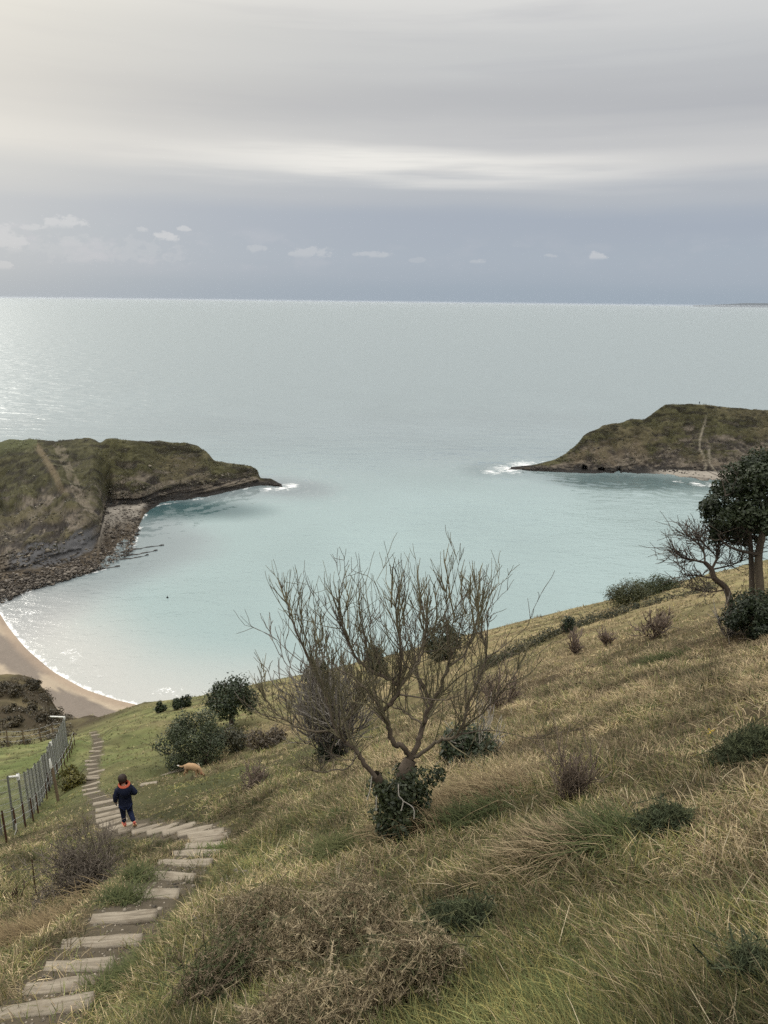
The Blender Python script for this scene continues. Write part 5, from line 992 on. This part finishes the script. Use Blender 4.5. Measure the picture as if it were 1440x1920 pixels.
# ------------------------------------------------------------------ haze over land and sea
def haze():
    x0, x1, y0, y1, z0, z1 = -56000, 56000, -400, 61000, -8, HC + 6
    V = [(x, y, z) for z in (z0, z1) for y in (y0, y1) for x in (x0, x1)]; f = np.array([(0, 2, 3, 1), (4, 5, 7, 6), (0, 1, 5, 4), (2, 6, 7, 3), (0, 4, 6, 2), (1, 3, 7, 5)])
    m = bpy.data.materials.new('haze'); m.use_nodes = True; t = NT(m.node_tree); t.n.remove(t.n['Principled BSDF']); v = t.node('ShaderNodeVolumePrincipled'); v.inputs['Color'].default_value = (.86, .92, .98, 1); v.inputs['Density'].default_value = HAZE; v.inputs['Anisotropy'].default_value = .2
    t.l.new(v.outputs[0], t.n['Material Output'].inputs['Volume']); tag(mesh_np('haze', V, f, m), kind='stuff')
HAZE = 1.1e-5
haze()
# ------------------------------------------------------------------ sky, sun, camera
SUN_AZ, SUN_EL = math.radians(-40), math.radians(27)
sun_dir = Vector((math.sin(SUN_AZ) * math.cos(SUN_EL), math.cos(SUN_AZ) * math.cos(SUN_EL), math.sin(SUN_EL)))
def srgb(r, g, b): return tuple(((c / 255 + .055) / 1.055) ** 2.4 if c > 10 else c / 255 / 12.92 for c in (r, g, b))
def world():
    w_ = bpy.data.worlds.new('World'); bpy.context.scene.world = w_; w_.use_nodes = True; t = NT(w_.node_tree); bg = t.n['Background']; bg.inputs['Strength'].default_value = .1
    sky = t.node('ShaderNodeTexSky', sky_type='NISHITA'); sky.sun_disc = False; sky.sun_elevation = SUN_EL; sky.sun_rotation = SUN_AZ; sky.altitude = 80; sky.dust_density = 2
    d = t.node('ShaderNodeTexCoord').outputs['Generated']; sep = t.node('ShaderNodeSeparateXYZ'); t.put(sep.inputs[0], d); x, y, z = sep.outputs
    az = t.m('ARCTAN2', x, y)
    sv = t.scale(d, (1.2, 1.2, 13.0)); n1 = t.noise(sv, 1.7, 4, .5, .3); n2 = t.noise(t.scale(d, (2.0, 2.0, 34.0)), 1.5, 4, .55, .2)
    zz = t.m('ADD', z, t.m('ADD', t.m('MULTIPLY_ADD', n1, .05, -.025), t.m('MULTIPLY', az, .012)))
    base = t.ramp(zz, [(0.0, srgb(158, 171, 184)), (.055, srgb(167, 177, 189)), (.10, srgb(165, 174, 187)), (.130, srgb(180, 185, 192)), (.165, srgb(205, 205, 205)), (.225, srgb(181, 183, 187)), (.27, srgb(195, 197, 199)), (.33, srgb(219, 219, 218)), (.45, srgb(235, 234, 231)), (.6, srgb(250, 249, 246)), (1.0, srgb(255, 254, 252))], 'EASE')
    # bright slit between the cloud decks
    band = t.m('MULTIPLY', t.smooth(t.m('ABSOLUTE', t.m('SUBTRACT', zz, .158)), .028, .004), t.m('MULTIPLY', t.smooth(t.m('ABSOLUTE', t.m('SUBTRACT', az, .02)), .42, .02), t.smooth(n2, .25, .65)))
    col = t.mix(t.m('MULTIPLY', band, 1.25, clamp=True), base, srgb(238, 236, 231))
    # darker streaks of the upper deck
    col = t.mix(t.m('MULTIPLY', t.smooth(n2, .48, .95), t.smooth(z, .06, .16)), col, t.mix(.5, col, srgb(165, 168, 178)))
    # warm brightening round the veiled sun
    dt = t.node('ShaderNodeVectorMath', operation='DOT_PRODUCT'); t.put(dt.inputs[0], d); dt.inputs[1].default_value = sun_dir
    glow = t.m('POWER', t.m('MAXIMUM', dt.outputs['Value'], 0.0), 14.0); glow2 = t.m('POWER', t.m('MAXIMUM', dt.outputs['Value'], 0.0), 3.0)
    col = t.mix(t.m('MULTIPLY', glow, .60, clamp=True), col, (1.15, 1.07, .88))
    low = t.m('MULTIPLY', glow2, t.smooth(z, .03, .3)); col = t.mix(t.m('MULTIPLY', low, .35), col, (.78, .74, .64))
    # small cumulus over the horizon
    cn = t.noise(t.scale(d, (1, 1, 1.6)), 60, 6, .65); cn3 = t.noise(t.scale(d, (1, 1, 2.2)), 16, 5, .6)
    tot = None
    for px, py, wv, hv, st in ((125, 417, 36, 13, .9), (62, 427, 26, 7, .7), (15, 450, 30, 26, .75), (268, 430, 11, 6, .6), (310, 445, 25, 9, .95), (342, 430, 18, 6, .8), (135, 455, 26, 12, .4), (5, 498, 26, 8, .6), (585, 474, 45, 12, .5), (484, 468, 20, 9, .4), (700, 478, 36, 7, .5), (1118, 480, 18, 8, .75), (1030, 480, 14, 4, .4), (780, 488, 20, 5, .25), (895, 490, 16, 5, .35), (200, 470, 150, 26, .22)):
        v = ray(px, py); v = v / np.linalg.norm(v); a0 = math.atan2(v[0], v[1]); z0 = float(v[2])
        dx = t.m('DIVIDE', t.m('SUBTRACT', az, a0), wv / F * 1.0); dz = t.m('DIVIDE', t.m('SUBTRACT', z, z0), hv / F * 1.0)
        e = t.m('SUBTRACT', 1.0, t.m('ADD', t.m('MULTIPLY', dx, dx), t.m('MULTIPLY', dz, dz))); e = t.m('MULTIPLY', t.m('MULTIPLY', t.smooth(t.m('MULTIPLY_ADD', t.m('SUBTRACT', cn, .5), 5.0, e), .10, .80), st), t.smooth(dz, -.95, -.15) if st > .3 else 1.0)
        tot = e if tot is None else t.m('MAXIMUM', tot, e)
    col = t.mix(t.m('MULTIPLY', tot, .80, clamp=True), col, srgb(206, 208, 211))
    col = t.mix(t.m('MULTIPLY', t.smooth(cn3, .5, .7), t.m('MULTIPLY', t.smooth(t.m('ABSOLUTE', t.m('SUBTRACT', z, .06)), .035, .005), t.m('MULTIPLY_ADD', t.smooth(az, .1, -.4), .75, .25)), clamp=True), col, t.mix(.5, col, srgb(196, 197, 204)))
    # the bright overcast dome overhead
    lift = t.m('MULTIPLY_ADD', t.smooth(z, .34, .9), 1.5, 1.0)
    hs = t.node('ShaderNodeVectorMath', operation='SCALE'); t.put(hs.inputs[0], col); t.put(hs.inputs['Scale'], t.m('MULTIPLY', lift, 10.0))
    t.put(bg.inputs['Color'], t.mix(.96, sky.outputs[0], hs.outputs[0]))
world()
ld = bpy.data.lights.new('Sun', 'SUN'); ld.energy = 1.5; ld.angle = math.radians(14); ld.color = (1, .955, .87); lo = bpy.data.objects.new('Sun', ld); lo.rotation_euler = sun_dir.to_track_quat('Z', 'Y').to_euler(); lo.location = (0, 0, 150); link(lo)
cd = bpy.data.cameras.new('Camera'); cd.sensor_fit = 'VERTICAL'; cd.sensor_height = 24; cd.lens = F / 1920 * 24; cd.clip_end = 2e5; cd.clip_start = .05
co = bpy.data.objects.new('Camera', cd); link(co)
rgt, upv, fw = Vector((1, 0, 0)), Vector((0, sp, cp)), Vector((0, cp, -sp)); rc = rgt * cr_ + upv * sr_; uc = upv * cr_ - rgt * sr_
co.matrix_world = Matrix(((rc.x, uc.x, -fw.x, 0), (rc.y, uc.y, -fw.y, 0), (rc.z, uc.z, -fw.z, HC), (0, 0, 0, 1)))
sc = bpy.context.scene; sc.camera = co; sc.view_settings.view_transform = 'Standard'; sc.view_settings.look = 'None'; sc.view_settings.exposure = 0; sc.view_settings.gamma = 1
sc.cycles.use_denoising = False; sc.cycles.max_bounces = 5; sc.cycles.diffuse_bounces = 3; sc.cycles.transparent_max_bounces = 4; sc.cycles.caustics_reflective = False; sc.cycles.sample_clamp_direct = 4; sc.cycles.sample_clamp_indirect = 2
